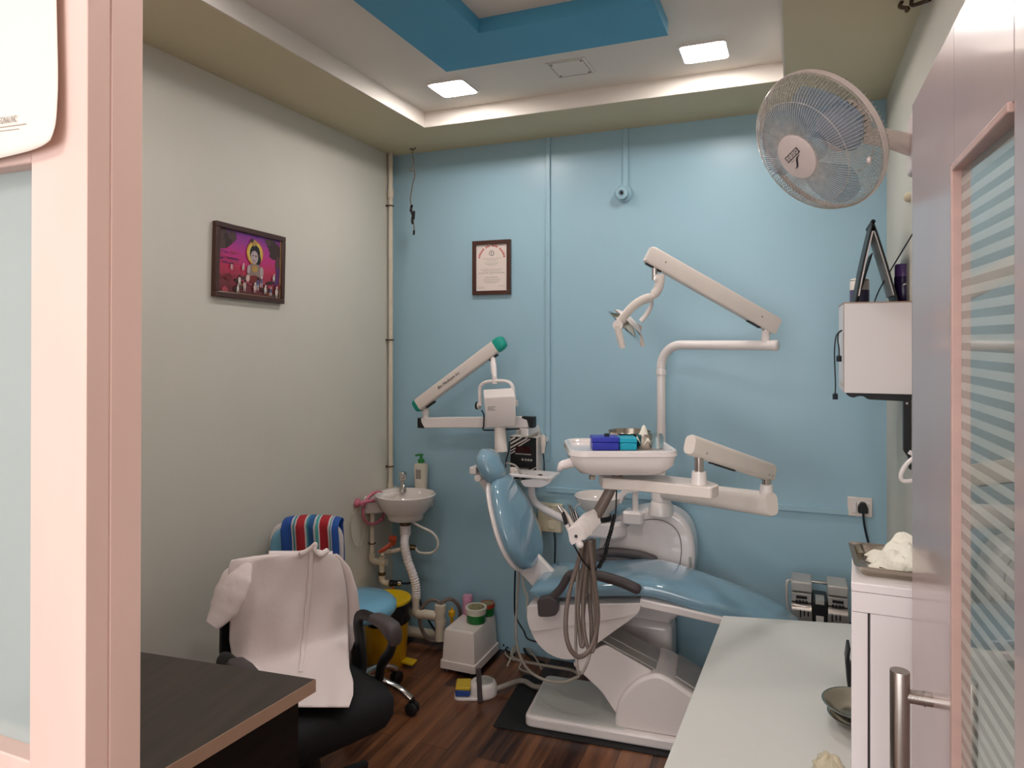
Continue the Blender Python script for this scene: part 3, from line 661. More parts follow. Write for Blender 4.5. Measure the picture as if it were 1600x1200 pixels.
# backrest
bn, tn = Vector(atC(817, 886, .03)), Vector(atC(769, 764, .03))
ub = (tn - bn); LB = ub.length; ub.normalize()
BO = Vector((bn.x, .215, bn.y)); U = Vector((ub.x, 0, ub.y)); N = Vector((ub.y, 0, -ub.x))      # N faces the patient
prof = [(-.045, .05, .015), (-.035, .10, .03), (-.01, .15, .040), (.04, .19, .045), (.10, .212, .046), (.17, .208, .044), (.23, .188, .042), (.29, .158, .038), (.335, .130, .035), (.362, .10, .028), (.375, .065, .014)]
def shield(grow, thick, off, k=1.0, top=0):
    R = []
    for s, hw, ht in prof:
        R.append([tuple(BO + U * (s * LB / .345 * k) + Vector((0, 1, 0)) * p + N * (q + off)) for p, q in sup(hw + grow, ht * thick, 2.7, 32)])
    return R
b = MB(MC); b.loft(shield(0, 1.0, -.02)); b.build('backrest_cushion', M['chairblue'], ch, sub=1, smooth=180)
b = MB(MC); b.loft(shield(.004, .42, -.052)); b.build('backrest_shell', M['white'], ch, sub=1, smooth=180)
# headrest
hc = Vector(atC(767, 728, .20)); HO = Vector((hc.x, .20, hc.y)); 
Uh = Vector((-.5, 0, .86)).normalized(); Nh = Vector((.86, 0, .5)).normalized()
b = MB(MC); R = []
for k in range(11):
    t = -1 + 2 * k / 10; w_ = math.sqrt(max(0, 1 - abs(t) ** 2.6)) if abs(t) < 1 else .12
    w_ = max(w_, .15)
    R.append([tuple(HO + Uh * (t * .088) + Vector((0, p, 0)) + Nh * q) for p, q in sup(.092 * w_, .046 * w_, 2.6, 28)])
b.loft(R); b.build('headrest_cushion', M['chairblue'], ch, sub=1, smooth=180)
b = MB(MC)
b.bar(tuple(HO - Nh * .045 - Uh * .15), tuple(HO - Nh * .05 + Uh * .02), .07, .014, (0, 1, 0)); b.bar(tuple(HO - Nh * .06 + Vector((0, -.07, 0)) + Uh * .02), tuple(HO - Nh * .06 + Vector((0, .07, 0)) + Uh * .02), .03, .03)
b.tube([tuple(HO - Nh * .055 - Uh * .02 + Vector((0, -.075, 0))), tuple(HO - Nh * .055 - Uh * .02 + Vector((0, .075, 0)))], .016, 10)
b.build('headrest_bracket', M['white'], ch, bevel=.003)
b = MB(MC); o1 = BO + U * .02 - N * .06; b.bar(tuple(o1), (sh[0][0] + .06, .2, sh[0][1] + .02), .12, .03, (0, 1, 0)); b.build('backrest_hinge', M['white'], ch, bevel=.006)

# ================================================================== DENTAL UNIT BEHIND THE CHAIR
du = thing('dental_unit', 'white dental unit with spittoon bowl and pole against the blue wall', 'dental unit', (-.63, 3.14, 0))
YU = 3.11
bo = [tuple(atY(x, y, YU))[::2] for x, y in ((932, 905), (933, 858), (938, 832), (955, 812), (985, 798), (1015, 793), (1045, 796), (1070, 811), (1082, 835), (1086, 865), (1083, 905))]
bo = [(bo[0][0], .3)] + bo + [(bo[-1][0] - .02, .42), (bo[-1][0] - .13, .30)]
b = MB(); b.prismY(rpoly(bo, .07, 4), YU, 3.25); b.build('unit_body', M['whitegloss'], du, bevel=.022, seg=4)
pn = [tuple(atY(x, y, YU))[::2] for x, y in ((938, 900), (940, 858), (955, 835), (985, 818), (1015, 810), (1040, 813), (1060, 828), (1066, 855), (1060, 900))]
b = MB(); b.prismY(rpoly(pn, .05, 4), YU - .003, YU + .004); dp = b.build('door_panel', M['whitegloss'], du, bevel=.002, seg=2)
b = MB(); P = [Vector((x, YU - .0045, z)) for x, z in rpoly(pn, .05, 6)]; b.tube(P, .0016, 5, loop=True); b.build('panel_seam', M['greyplastic'], dp)
b = MB(); b.lathe([(.006, 0), (.006, .003), (0, .003)], atY(981, 816, YU - .003), (0, -1, 0), n=12); b.build('lock', M['black'], dp)
b = MB(); b.tube([tuple(atY(x, y, YU - .004)) for x, y in ((1078, 870), (1079, 895))], .006, 8); b.build('side_latch', M['greymetal'], du)
b = MB(); b.box(-.8, -.5, 3.08, 3.24, 0, .34); b.build('floor_column', M['white'], du, bevel=.03, seg=3)
# spittoon
so = Vector((-.83, 3.08, .79))
zr = .885
b = MB(); b.lathe([(.055, -.01), (.055, .02), (.075, .035), (.098, .065), (.109, .095), (.106, .097), (.09, .068), (.06, .045), (.02, .038), (0, .038)], so, n=40); b.build('spittoon_bowl', M['sink'], du, smooth=60)
b = MB(); b.lathe([(.060, -.015), (.060, .006), (.05, .008), (0, .008)], so, n=28); b.build('bowl_seal', M['rubber'], du, smooth=40)
b = MB(); b.prismZ(rpoly([(-.905, 3.03), (-.74, 3.03), (-.70, 3.1), (-.70, 3.2), (-.905, 3.2)], .03), .70, .775); b.build('bowl_support', M['whitegloss'], du, bevel=.015, seg=3)
# cup filler
b = MB(); b.prismY(rpoly([tuple(atY(x, y, 3.08))[::2] for x, y in ((964, 783), (968, 771), (980, 757), (1004, 754), (1004, 764), (998, 768), (984, 768), (975, 776), (972, 787))], .012, 3), 3.06, 3.12); b.build('cup_filler', M['white'], du, bevel=.006)
b = MB(); q0 = atY(992, 768, 3.08); q1 = atY(992, 798, 3.08); b.tube([(q1.x, 3.09, .80), (q0.x, 3.09, q0.z)], .014, 12); b.build('filler_post', M['white'], du)
b = MB(); q1 = atY(991, 796, 3.08); b.prismZ(rpoly([(q1.x - .05, 3.05), (q1.x + .04, 3.05), (q1.x + .04, 3.14), (q1.x - .05, 3.14)], .015), .77, .83); b.build('filler_base', M['whitegloss'], du, bevel=.01)
PX, PY = -.553, 3.13
b = MB(); b.lathe([(.058, .815), (.056, .845), (.044, .872), (.040, .875), (.040, .955), (.036, .958), (.0225, .96), (0, .96)], (PX, PY, 0), n=28); b.build('pole_collar', M['white'], du, smooth=50)
b = MB(); b.lathe([(.0195, .94), (.0195, 1.44), (.023, 1.441), (.0235, 1.452), (.023, 1.463), (.0195, 1.464), (.0195, 1.50)], (PX, PY, 0), n=24); b.build('pole', M['white'], du, smooth=50)

# operating lamp on the pole
ol = thing('operating_lamp', 'white jointed dental lamp arm reaching over the chair from the unit pole', 'dental lamp', (PX, PY, 1.48))
EX = Vector((-.078, 2.95, 1.575))
d0 = (EX - Vector((PX, PY, 1.575))); d0.normalize()
pth = [Vector((PX, PY, 1.475))] + [Vector((PX, PY, 1.475 + .1 * math.sin(PI / 2 * i / 8))) + d0 * (.1 * (1 - math.cos(PI / 2 * i / 8))) for i in range(1, 9)] + [EX - d0 * .03, EX]
b = MB(); b.tube(pth, .0205, 18); b.lathe([(.0205, 0), (.0225, .001), (.0225, .02), (.019, .024), (0, .024)], EX - d0 * .004, d0, n=18); b.build('swivel_tube', M['white'], ol, smooth=50)
e2 = EX - d0 * .03
b = MB(); b.lathe([(.017, .015), (.0155, .055), (.0135, .06), (0, .06)], e2, n=16); b.build('joint_sleeve', M['white'], ol, smooth=50)
b = MB(); b.lathe([(.010, .055), (.010, .09), (0, .09)], e2, n=14); b.build('joint_pin', M['chrome'], ol)
A0 = e2 + Vector((0, 0, .10)); A1 = atY(1022, 402, 2.72)
dd = (A1 - A0).normalized(); upv = Vector((0, 0, 1)); sd = dd.cross(upv).normalized(); nv = sd.cross(dd)
A0b = A0 - dd * .055; A1b = A1 + dd * .03
b = MB(); R = []
for p, sc in ((A0b, .85), (A0b + dd * .012, 1), (A1b - dd * .012, 1), (A1b, .85)):
    R.append([p + sd * (x * sc) + nv * (y * sc) for x, y in rpoly([(-.021, -.036), (.021, -.036), (.021, .034), (-.021, .034)], .008, 3)])
b.loft(R); b.build('spring_arm', M['warmwhite'], ol, smooth=35)
for p in (A1 - dd * .045, A0 + dd * .03): MB().lathe([(.0035, .019), (.0035, .0225), (0, .023)], p, -sd if (-sd).y < 0 else sd, n=10).build('arm_screw', M['chrome'], ol)
MB().bar(A0 - nv * .034 + dd * .01, A0 - nv * .034 + dd * .07, .02, .012, nv).build('arm_slot', M['black'], ol); MB().bar(A1 - nv * .034 - dd * .05, A1 - nv * .034 + dd * .02, .02, .012, nv).build('arm_slot', M['black'], ol)
LP = A1 - dd * .018 - nv * .03
zp = LP.z
b = MB(); b.lathe([(.011, -.055), (.011, .01), (0, .01)], LP, n=14); b.build('lamp_pin', M['chrome'], ol)
D = 2.71
def lp(x, y, dd_=0): return atD(x, y, D + dd_)
b = MB(); b.tube([lp(1030.6, 429), lp(1030.5, 441)], .0200, 16); b.build('lamp_sleeve', M['warmwhite'], ol, smooth=50)
b = MB(); b.tube(spl([LP + Vector((0, 0, -.052)), lp(1030.5, 436), lp(1029, 449), lp(1023, 459), lp(1014, 467)], 5), [.0195] * 6 + [.0185] * 10 + [.015] * 5, 16); b.build('lamp_elbow', M['warmwhite'], ol, smooth=50)
b = MB(); b.tube([lp(1022, 463), lp(1029, 458)], .009, 10); b.build('lamp_switch', M['greymetal'], ol)
b = MB(); b.tube(spl([lp(1016, 465, -.02), lp(1004, 469, -.05), lp(990, 478, -.08), lp(978, 491, -.095), lp(969, 503, -.095), lp(965, 508, -.09)], 5), [.013] + [.0185] * 22 + [.015] * 3, 12, flat=.5); b.build('yoke', M['warmwhite'], ol, smooth=60)
b = MB(); b.tube(spl([lp(1017, 466, .0), lp(1018, 476, .04), lp(1011, 490, .07), lp(1001, 502, .08)], 5), .0165, 12, flat=.5); b.build('yoke', M['white'], ol, smooth=60)
# reflector: a dished mirror facing down and to the left
RC = lp(984, 500, .0); ra = (lp(1004, 527) - lp(958, 482)).normalized(); ax = Vector((-.55, -.15, -.75)); ax = (ax - ra * ax.dot(ra)).normalized()
b = MB(); b.lathe([(0, 0), (.03, .004), (.056, .016), (.076, .036), (.079, .036), (.059, .012), (.03, -.002), (0, -.006)], RC, ax, n=28, xd=ra, sx=1.15, sy=1.0); b.build('reflector', M['mirror'], ol, smooth=70)
b = MB(); b.lathe([(0, -.012), (.028, -.010), (.050, .002), (.058, .012), (.054, .009), (.03, -.004), (0, -.008)], RC, ax, n=28, xd=ra, sx=1.25); b.build('reflector_shell', M['whitegloss'], ol, smooth=70)
b = MB(); b.lathe([(.012, -.01), (.012, .035), (.009, .04), (0, .04)], RC, ax, n=14); b.build('bulb_cap', M['chrome'], ol)
b = MB(); b.tube([lp(965, 508, -.11), lp(967, 508, -.075)], .019, 16); b.tube([lp(965, 509, -.1), lp(968, 525, -.1), lp(973, 544, -.1)], [.014, .0135, .011], 12); b.build('handle', M['warmwhite'], ol, smooth=50)
b = MB(); b.tube([lp(996, 515, .085), lp(1000, 528, .085), lp(1005, 541, .085)], [.011, .011, .008], 12); b.tube([lp(994, 512, .09), lp(998, 512, .06)], .015, 14); b.build('handle', M['warmwhite'], ol, smooth=50)

# instrument table on its two-link arm
it = thing('instrument_table', 'white instrument tray table held on a jointed arm in front of the unit', 'instrument table', K(.35, 2.36, 1.15))
def stad(p, sdv, nvv, w, h, sc=1): return [p + sdv * x * sc + nvv * y * sc for x, y in rpoly([(-w / 2, -h / 2), (w / 2, -h / 2), (w / 2, h / 2), (-w / 2, h / 2)], w * .49, 5)]
def beam(name, a, b_, w, h, mt, taper=1.0):
    a, b_ = Vector(a), Vector(b_); d = (b_ - a).normalized(); sdv = d.cross(Vector((0, 0, 1))).normalized(); nvv = sdv.cross(d)
    m = MB(); m.loft([stad(a, sdv, nvv, w, h, .9), stad(a + d * .008, sdv, nvv, w, h), stad(b_ - d * .008, sdv, nvv, w * taper, h * taper), stad(b_, sdv, nvv, w * taper, h * taper, .9)]); return m.build(name, mt, it, smooth=35)
B0 = Vector((PX, PY, .925)); B1 = K(.898, 2.44, 1.02)
beam('lower_arm', B0 - (B1 - B0).normalized() * .02, B1 + (B1 - B0).normalized() * .03, .055, .085, M['warmwhite'])
b = MB(); b.lathe([(.043, .875), (.043, .965), (.038, .97), (0, .97)], (PX, PY, 0), n=24); b.build('pivot_sleeve', M['white'], it, smooth=50)
U0 = B1 + Vector((0, 0, .115)) + (B0 - B1).normalized() * .004
U1 = K(.575, 2.19, 1.262)
b = MB(); b.lathe([(.024, .02), (.022, .065), (.018, .068), (0, .068)], B1 - Vector((0, 0, .0)), n=18); b.build('joint_sleeve', M['white'], it, smooth=50)
b = MB(); b.lathe([(.015, .06), (.015, .115), (0, .115)], B1, n=16); b.build('joint_pin', M['chrome'], it)
ud = (U0 - U1).normalized()
beam('upper_arm', U1 - ud * .02, U0 + ud * .035, .045, .066, M['warmwhite'])
b = MB(); un = Vector((0, 0, 1)) - ud * ud.z; un.normalize(); sdv = ud.cross(Vector((0, 0, 1))).normalized()
for f0_, f1_ in ((.10, .12), (.13, .24)): MB().bar(U1 + ud * f0_ - un * .033, U1 + ud * f1_ - un * .033, .012, .008, un).build('arm_slot', M['black'], it)
for q in (U1 + ud * .045, U0 + ud * .01, U0 - ud * .01): MB().lathe([(.004, .0215), (.004, .024), (0, .0245)], q - un * .012, -sdv if (-sdv).y < 0 else sdv, n=10).build('arm_screw', M['greymetal'], it)
pj = U1 + ud * .03
b = MB(); b.lathe([(.0145, -.075), (.0145, -.02), (0, -.02)], pj, n=16); b.build('joint_pin', M['chrome'], it)
b = MB(); b.lathe([(.026, -.115), (.022, -.075), (0, -.075)], pj, n=18); b.build('joint_cone', M['white'], it, smooth=50)
zb = pj.z - .115
def kp(pts, z0, z1, r=.02): return rpoly([tuple(K(x, d, 0))[:2] for x, d in pts], r, 4), z0, z1
b = MB(); b.prismZ(*kp([(.30, 2.30), (.42, 2.26), (.62, 2.15), (.66, 2.20), (.64, 2.27), (.44, 2.40), (.30, 2.40)], zb - .037, zb, .01)); b.build('mounting_bracket', M['warmwhite'], it, bevel=.004)
# tray body: dished shell with a rim
TD0, TD1, TXa, TXb = 2.20, 2.50, .185, .535
def ring(gx0, gx1, gd0, gd1, z, r): return [Vector((*K(x, d, 0)[:2], z)) for x, d in rpoly([(gx0, gd0), (gx1, gd0), (gx1, gd1), (gx0, gd1)], r, 7)]
zt_ = 1.243
b = MB(); b.loft([ring(TXa + .07, TXb - .07, TD0 + .06, TD1 - .05, zt_ - .088, .05), ring(TXa + .035, TXb - .035, TD0 + .025, TD1 - .02, zt_ - .08, .06), ring(TXa + .008, TXb - .008, TD0 + .006, TD1 - .005, zt_ - .05, .06), ring(TXa + .002, TXb - .002, TD0 + .002, TD1 - .002, zt_ - .024, .06),
         ring(TXa + .002, TXb - .002, TD0 + .002, TD1 - .002, zt_ - .021, .06), ring(TXa - .003, TXb + .003, TD0 - .003, TD1 + .003, zt_ - .018, .06), ring(TXa, TXb, TD0, TD1, zt_ - .002, .06), ring(TXa + .006, TXb - .006, TD0 + .006, TD1 - .006, zt_, .058), ring(TXa + .016, TXb - .016, TD0 + .016, TD1 - .016, zt_ - .003, .05), ring(TXa + .022, TXb - .022, TD0 + .022, TD1 - .022, zt_ - .014, .05)])
b.build('tray', M['whitegloss'], it, smooth=50)
hk = [K(.195, 2.26, 1.196), K(.165, 2.25, 1.190), K(.155, 2.248, 1.183), K(.148, 2.247, 1.184)]
b = MB(); b.tube(spl(hk, 4), [.017, .0165, .016, .0155, .015, .014, .0125, .0118, .0125, .013, .0135, .012, .007], 14); b.build('handle', M['whitegloss'], it, smooth=60)
b = MB(); b.lathe([(.012, -.006), (.012, .004), (.006, .006), (.006, .015)], K(.265, 2.28, zt_ - .098), n=14); b.build('drain_screw', M['chrome'], it)

# things on the tray
zi = zt_ - .0138
def camyaw(): return Matrix.Rotation(TH, 4, 'Z')
def tray_box(name, label, m, x0, x1, d0, d1, h, lidm=None):
    t = thing(name, label, 'box', K((x0 + x1) / 2, (d0 + d1) / 2, zi))
    T = Matrix(((c_, -s_, 0, 0), (s_, c_, 0, 0), (0, 0, 1, 0), (0, 0, 0, 1)))
    MB(T).box(x0, x1, d0, d1, zi, zi + h * .6).build('box_body', m, t, bevel=.003)
    MB(T).box(x0 - .001, x1 + .001, d0 - .001, d1 + .001, zi + h * .62, zi + h).build('lid', m, t, bevel=.003)
    return t, T
t, T = tray_box('bur_box', 'royal blue plastic box with black catch at the left of the instrument tray', M['boxblue'], .268, .357, 2.30, 2.37, .044)
MB(T).box(.312, .327, 2.32, 2.34, zi + .044, zi + .053).build('catch', M['black'], t, bevel=.001)
tray_box('small_box', 'cyan plastic box between the blue box and the steel cup', M['boxcyan'], .360, .416, 2.30, 2.36, .042)
cp = K(.446, 2.345, zi)
t = thing('steel_cup', 'short steel cup holding white tissue on the instrument tray', 'cup', cp)
b = MB(); b.lathe([(.024, 0), (.026, .002), (.026, .05), (.0245, .05), (.0235, .006), (0, .006)], cp, n=26); b.build('cup', M['steelbowl'], t, smooth=50)
b = MB()
random.seed(4)
b.grid(lambda u, v: cp + Vector(((u - .5) * .05, (v - .5) * .05, .05 + .016 * math.sin(u * 7 + 1) * math.cos(v * 6) + .014 * (1 - 4 * (u - .5) ** 2) * (1 - 4 * (v - .5) ** 2) - .02 * ((u - .5) ** 2 + (v - .5) ** 2) * 4)), 12, 12); b.build('tissue', M['gauze'], t, smooth=180, solid=.0015)
gp = K(.492, 2.345, zi)
b = MB(); b.lathe([(.019, 0), (.021, .002), (.023, .035), (.02, .046), (.0175, .050), (.016, .0495), (.0185, .045), (.021, .034), (.019, .004), (0, .004)], gp, n=24)
tag(b.build('small_glass', M['glassclear'], smooth=60), 'small clear glass beside the steel cup on the instrument tray', 'glass')
sp_ = K(.415, 2.44, zi)
b = MB(); b.lathe([(.055, 0), (.066, .006), (.074, .045), (.077, .046), (.076, .048), (.071, .047), (.063, .008), (0, .006)], sp_, n=36)
tag(b.build('steel_dish', M['steelbowl'], smooth=50), 'round steel dish at the back of the instrument tray', 'dish')

# handpiece holder hanging below the tray
hh = thing('handpiece_holder', 'white handpiece holder block with grey hoses hanging below the tray', 'handpiece holder', atD(905, 835, 2.3))
D = 2.28
def hpnt(x, y, dd_=0): return atD(x, y, D + dd_)
fr = [(886, 827), (903, 819), (911, 824), (916, 843), (907, 846), (893, 853), (889, 846)]
b = MB(); f0 = [hpnt(x, y) for x, y in fr]; off = K(.058, 2.33, 1.0 + .040) - K(0, 2.28, 1.0)
b.loft([f0, [p + off * .3 for p in f0], [p + off for p in f0]]); b.build('holder_block', M['white'], hh, bevel=.003)
b = MB(); ctr = sum(f0, Vector()) / len(f0); ups = Vector((0, 0, .003)); f1 = [ctr + (p - ctr) * 1.03 for p in f0]
for q in (.28, .34): b.loft([[p + off * q for p in f1], [p + off * (q + .02) for p in f1]])
b.build('holder_rib', M['warmwhite'], hh)
b = MB(); b.lathe([(.0055, -.001), (.0055, .002), (0, .002)], hpnt(900, 838), -Vector(ray(900, 838)), n=14); b.build('screw_hole', M['black'], hh)
b = MB(); b.ell(hpnt(906, 851, -.005), .013, .012, .013); b.build('pivot_knob', M['whitegloss'], hh)
b = MB(); b.tube(spl([K(.358, 2.33, zt_ - .086), atD(951, 768, 2.33), atD(936, 795, 2.33), atD(927, 812, 2.335)], 6), .0155, 10, flat=.45, up=(0, .3, 1)); b.build('supply_hose', M['hose'], hh)
b = MB(); b.tube(spl([K(.368, 2.34, zt_ - .088), atD(955, 768, 2.345), atD(940, 797, 2.345), atD(929, 815, 2.345)], 6), .0125, 10, flat=.6); b.build('supply_hose', M['hose'], hh)
def hose(pts, r, mt, dd_=0, nm='hose'):
    b = MB(); m = len(pts)
    P = [hpnt(x, y, dd_ + .02 * math.sin(i * .9)) for i, (x, y) in enumerate(pts)]
    b.tube(spl(P, 6), r, 9); return b.build(nm, mt, hh, smooth=60)
hose([(910, 846), (906, 870), (895, 905), (886, 945), (884, 985), (890, 1012), (903, 1026), (917, 1020), (928, 1000), (934, 965), (931, 925), (925, 880), (922, 846)], .0078, M['hose'], .02)
hose([(914, 846), (912, 880), (906, 920), (903, 955), (906, 990), (909, 1010), (912, 1000), (911, 965), (914, 925), (918, 880), (920, 846)], .0075, M['hose'], .06)
hose([(918, 843), (917, 880), (912, 925), (911, 960), (914, 995), (922, 1018), (929, 1008), (931, 970), (927, 920), (926, 870), (925, 842)], .0068, M['hose'], .05)
hose([(921, 843), (922, 890), (921, 930), (924, 970), (925, 1010), (930, 1005), (933, 960), (929, 900), (928, 842)], .0075, M['hose'], .09)
hose([(905, 850), (904, 880), (901, 920), (900, 970), (900, 1015), (902, 1042), (906, 1053), (914, 1044), (922, 1020), (924, 985), (921, 930), (919, 880), (918, 846)], .0052, M['hosegrey'], .10)
# instruments standing in the holder
def tool(nm, segs, mt):
    o = None
    b = MB(); P = [hpnt(x, y, d_) for x, y, d_, r in segs]; b.tube(P, [r for *_, r in segs], 10); return b.build(nm, mt, hh, smooth=50)
o = tool('air_syringe', [(889, 830, .01, .006), (886, 822, .01, .0065), (885, 818, .01, .0065)], M['whitegloss'])
tool('handpiece', [(885, 819, .01, .0068), (882, 809, .01, .007), (879, 800, .012, .0062)], M['hpblack'])
tool('handpiece', [(879, 801, .012, .0062), (876, 796, .012, .005), (872, 790, .015, .0045)], M['chrome'])
tool('scaler', [(896, 826, .03, .009), (889, 810, .04, .0085), (882, 799, .04, .006), (875, 792, .04, .0035), (872, 791, .04, .002)], M['warmwhite'])
tool('probe', [(899, 823, .05, .005), (893, 803, .06, .0045), (889, 790, .06, .0025), (887, 788, .06, .002)], M['tooldark'])
tool('probe', [(902, 822, .06, .006), (897, 806, .07, .006), (893, 796, .07, .0045), (891, 789, .07, .002)], M['tooldark'])
tool('probe', [(905, 820, .06, .006), (901, 805, .07, .0055), (898, 796, .07, .003), (901, 790, .07, .002), (908, 788, .07, .0016)], M['tooldark'])
# coiled black cord from the table to the holder
cc_ = spl([atD(964, 744, 2.36), atD(963, 775, 2.36), atD(962, 800, 2.36), atD(960, 806, 2.36)], 5)
co = spl([atD(960, 806, 2.36), atD(955, 828, 2.37), atD(950, 845, 2.38), atD(945, 868, 2.38), atD(936, 886, 2.36)], 40)
hx_ = []
for i, p in enumerate(co):
    a = i * 1.15; hx_.append(p + K(1, 0, 0) * (.0052 * math.cos(a)) + Vector((0, 0, .004)) * math.sin(a) + K(0, 1, 0) * (.0052 * math.sin(a)))
tl = spl([hx_[-1], atD(927, 893, 2.35), atD(918, 885, 2.33), atD(908, 872, 2.31), atD(900, 858, 2.29), atD(896, 850, 2.29)], 6)
b = MB(); b.tube(cc_ + hx_ + tl[1:], .0026, 6)
tag(b.build('coiled_cord', M['black']), 'black coiled cord looping from the instrument tray to the handpiece holder', 'cord')

# assistant holder behind the headrest
ah = thing('suction_holder', 'white suction holder tray with tubes beside the chair backrest', 'holder tray', atY(835, 752, 3.0))
YH = 2.98
b = MB(); q = [tuple(atY(x, y, YH))[::2] for x, y in ((812, 751), (819, 761), (845, 762), (860, 755), (862, 746), (838, 747))]
b.prismY(rpoly(q, .012, 3), YH, YH + .07); b.build('holder_front', M['whitegloss'], ah, bevel=.006)
q0 = atY(798, 745, YH + .03); q1 = atY(862, 746, YH + .03)
b = MB(); b.prismZ(rpoly([(q0.x, YH - .01), (q1.x, YH - .01), (q1.x + .01, YH + .13), (q0.x, YH + .13)], .015), q1.z - .004, q1.z + .008); b.build('holder_plate', M['white'], ah, bevel=.003)
b = MB(); q0 = atY(822, 760, YH + .03); b.tube(spl([(q0.x, YH + .1, q0.z - .0), (q0.x + .02, YH + .12, q0.z - .1), (-.93, 3.1, .73), (-.9, 3.1, .72)], 5), .018, 10); b.build('support_arm', M['white'], ah)
b = MB(); q = spl([atY(x, y, YH + .02) for x, y in ((813, 748), (811, 735), (806, 728), (799, 725), (791, 724))], 5); b.tube(q, .0045, 8); b.build('saliva_tube', M['hosegrey'], ah)
b = MB(); b.tube([atY(801, 750, YH + .04), atY(800, 740, YH + .04), atY(799, 730, YH + .04)], [.010, .011, .009], 12); b.lathe([(.011, -.01), (.013, 0), (.011, .01), (0, .012)], atY(804, 734, YH + .05), (1, -.6, .3), n=14); b.build('suction_tip', M['warmwhite'], ah, smooth=60)
for (x, y) in ((811, 744), (821, 745), (842, 745)): MB().ell(atY(x, y, YH + .0) + Vector((0, .02, .006)), .012, .008, .003, 14, 6).build('holder_slot', M['greyplastic'], ah)
# suction hoses
b = MB(); b.tube(spl([atY(811, 893, 3.0), atY(808, 940, 2.98), atY(806, 985, 2.92), atY(811, 1020, 2.82), atY(826, 1047, 2.72), atY(850, 1062, 2.65), atY(877, 1066, 2.64), atY(897, 1060, 2.66), atY(904, 1055, 2.7), atY(893, 1047, 2.76), atY(865, 1042, 2.8), atY(830, 1036, 2.84), atY(806, 1030, 2.88), atY(799, 1022, 2.94), atY(804, 1010, 3.0)], 8), .0058, 8)
tag(b.build('suction_hose', M['hosegrey']), 'light grey hose looping from behind the backrest down in front of the chair base', 'hose')
b = MB(); b.tube(spl([atY(822, 885, 3.06), atY(817, 900, 3.08), atY(819, 920, 3.1), atY(824, 932, 3.12), atY(828, 960, 3.14), (-1.03, 3.1, .3)], 6), .006, 8)
tag(b.build('suction_hose', M['hosewhite']), 'short white hose curving behind the left end of the chair seat', 'hose')
b = MB(); b.tube(spl([atY(805, 892, 3.1), atY(804, 950, 3.12), atY(808, 968, 3.12), atY(818, 985, 3.1), atY(828, 1000, 3.08), (-1.04, 3.12, .15)], 6), .0045, 8)
tag(b.build('air_hose', M['cable']), 'dark hose running down between backrest and wall to the floor', 'hose')

# ================================================================== X-RAY UNIT ON THE BLUE WALL
xr = thing('xray_unit', 'wall-mounted dental x-ray head on a folding white arm with green end caps', 'x-ray unit', atY(815, 675, YB))
YX = 3.13
b = MB(); q0 = atY(809, 683, YB); q1 = atY(845, 669, YB); b.prismY(rpoly([(q0.x, q0.z), (q1.x, q0.z), (q1.x, q1.z), (q0.x, q1.z)], .012), YB - .02, YB); wp = b.build('wall_plate', M['warmwhite'], xr, bevel=.003)
for x, y in ((813, 675), (839, 675)): MB().lathe([(.012, 0), (.012, .008), (.006, .010), (0, .010)], atY(x, y, YB - .02), (0, -1, 0), n=12).build('bolt', M['greymetal'], wp)
q = atY(822, 675, YX); q2 = atY(822, 662, YX)
b = MB(); b.box(q.x - .02, q.x + .018, YX - .02, YB - .01, q.z - .018, q.z + .02); b.build('swivel_block', M['white'], xr, bevel=.004)
a0 = atY(660, 660, YX); a1 = atY(829, 659.5, YX); zc = (a0.z + a1.z) / 2
def sm(xa, xb): 
    return 0
b = MB(); hh_ = .026
def armz(x): return a0.z + (a1.z - a0.z) * (x - a0.x) / (a1.x - a0.x)
b.prismY([(a0.x + .02, armz(a0.x) - hh_), (a1.x - .005, armz(a1.x) - hh_), (a1.x - .005, armz(a1.x) + hh_ * .2), (a1.x - .02, armz(a1.x) + hh_ * .8), (a1.x - .045, armz(a1.x) + hh_), (a0.x, armz(a0.x) + hh_), (a0.x + .003, armz(a0.x) + hh_ * .2)], YX - .02, YX + .02)
b.build('wall_arm', M['white'], xr, bevel=.004)
b = MB(); b.prismY([(a0.x - .018, armz(a0.x) - hh_ - .001), (a0.x + .022, armz(a0.x) - hh_ - .001), (a0.x + .02, armz(a0.x) - hh_ + .008), (a0.x + .006, armz(a0.x)), (a0.x, armz(a0.x) + hh_ - .004), (a0.x - .018, armz(a0.x) + hh_ - .002)], YX - .021, YX + .021); b.build('end_cap', M['black'], xr, bevel=.002)
b = MB(); b.prismY([(a1.x + .022, armz(a1.x) - hh_), (a1.x + .022, armz(a1.x) + hh_ + .001), (a1.x - .04, armz(a1.x) + hh_ + .001), (a1.x - .036, armz(a1.x) + hh_ - .008), (a1.x - .012, armz(a1.x) + hh_ * .45), (a1.x - .0, armz(a1.x) - hh_)], YX - .021, YX + .021); b.build('end_cap', M['black'], xr, bevel=.002)
pv = atY(665, 648, YX)
b = MB(); b.lathe([(.015, -.02), (.015, .004), (.018, .006), (.018, .032), (.012, .036), (0, .036)], pv, n=18); b.build('pivot_post', M['white'], xr, smooth=50)
YS = 3.11
s0 = atY(655, 632, YS); s1_ = atY(776, 541, YS); sd_ = (s1_ - s0).normalized(); sn = Vector((-sd_.z, 0, sd_.x)); yv = Vector((0, 1, 0))
def oct_(p, sc=1): return [p + yv * x * sc + sn * y * sc for x, y in rpoly([(-.026, -.033), (.026, -.033), (.026, .033), (-.026, .033)], .016, 3)]
b = MB(); b.loft([oct_(s0), oct_(s1_)]); sa = b.build('spring_arm', M['warmwhite'], xr, smooth=30)
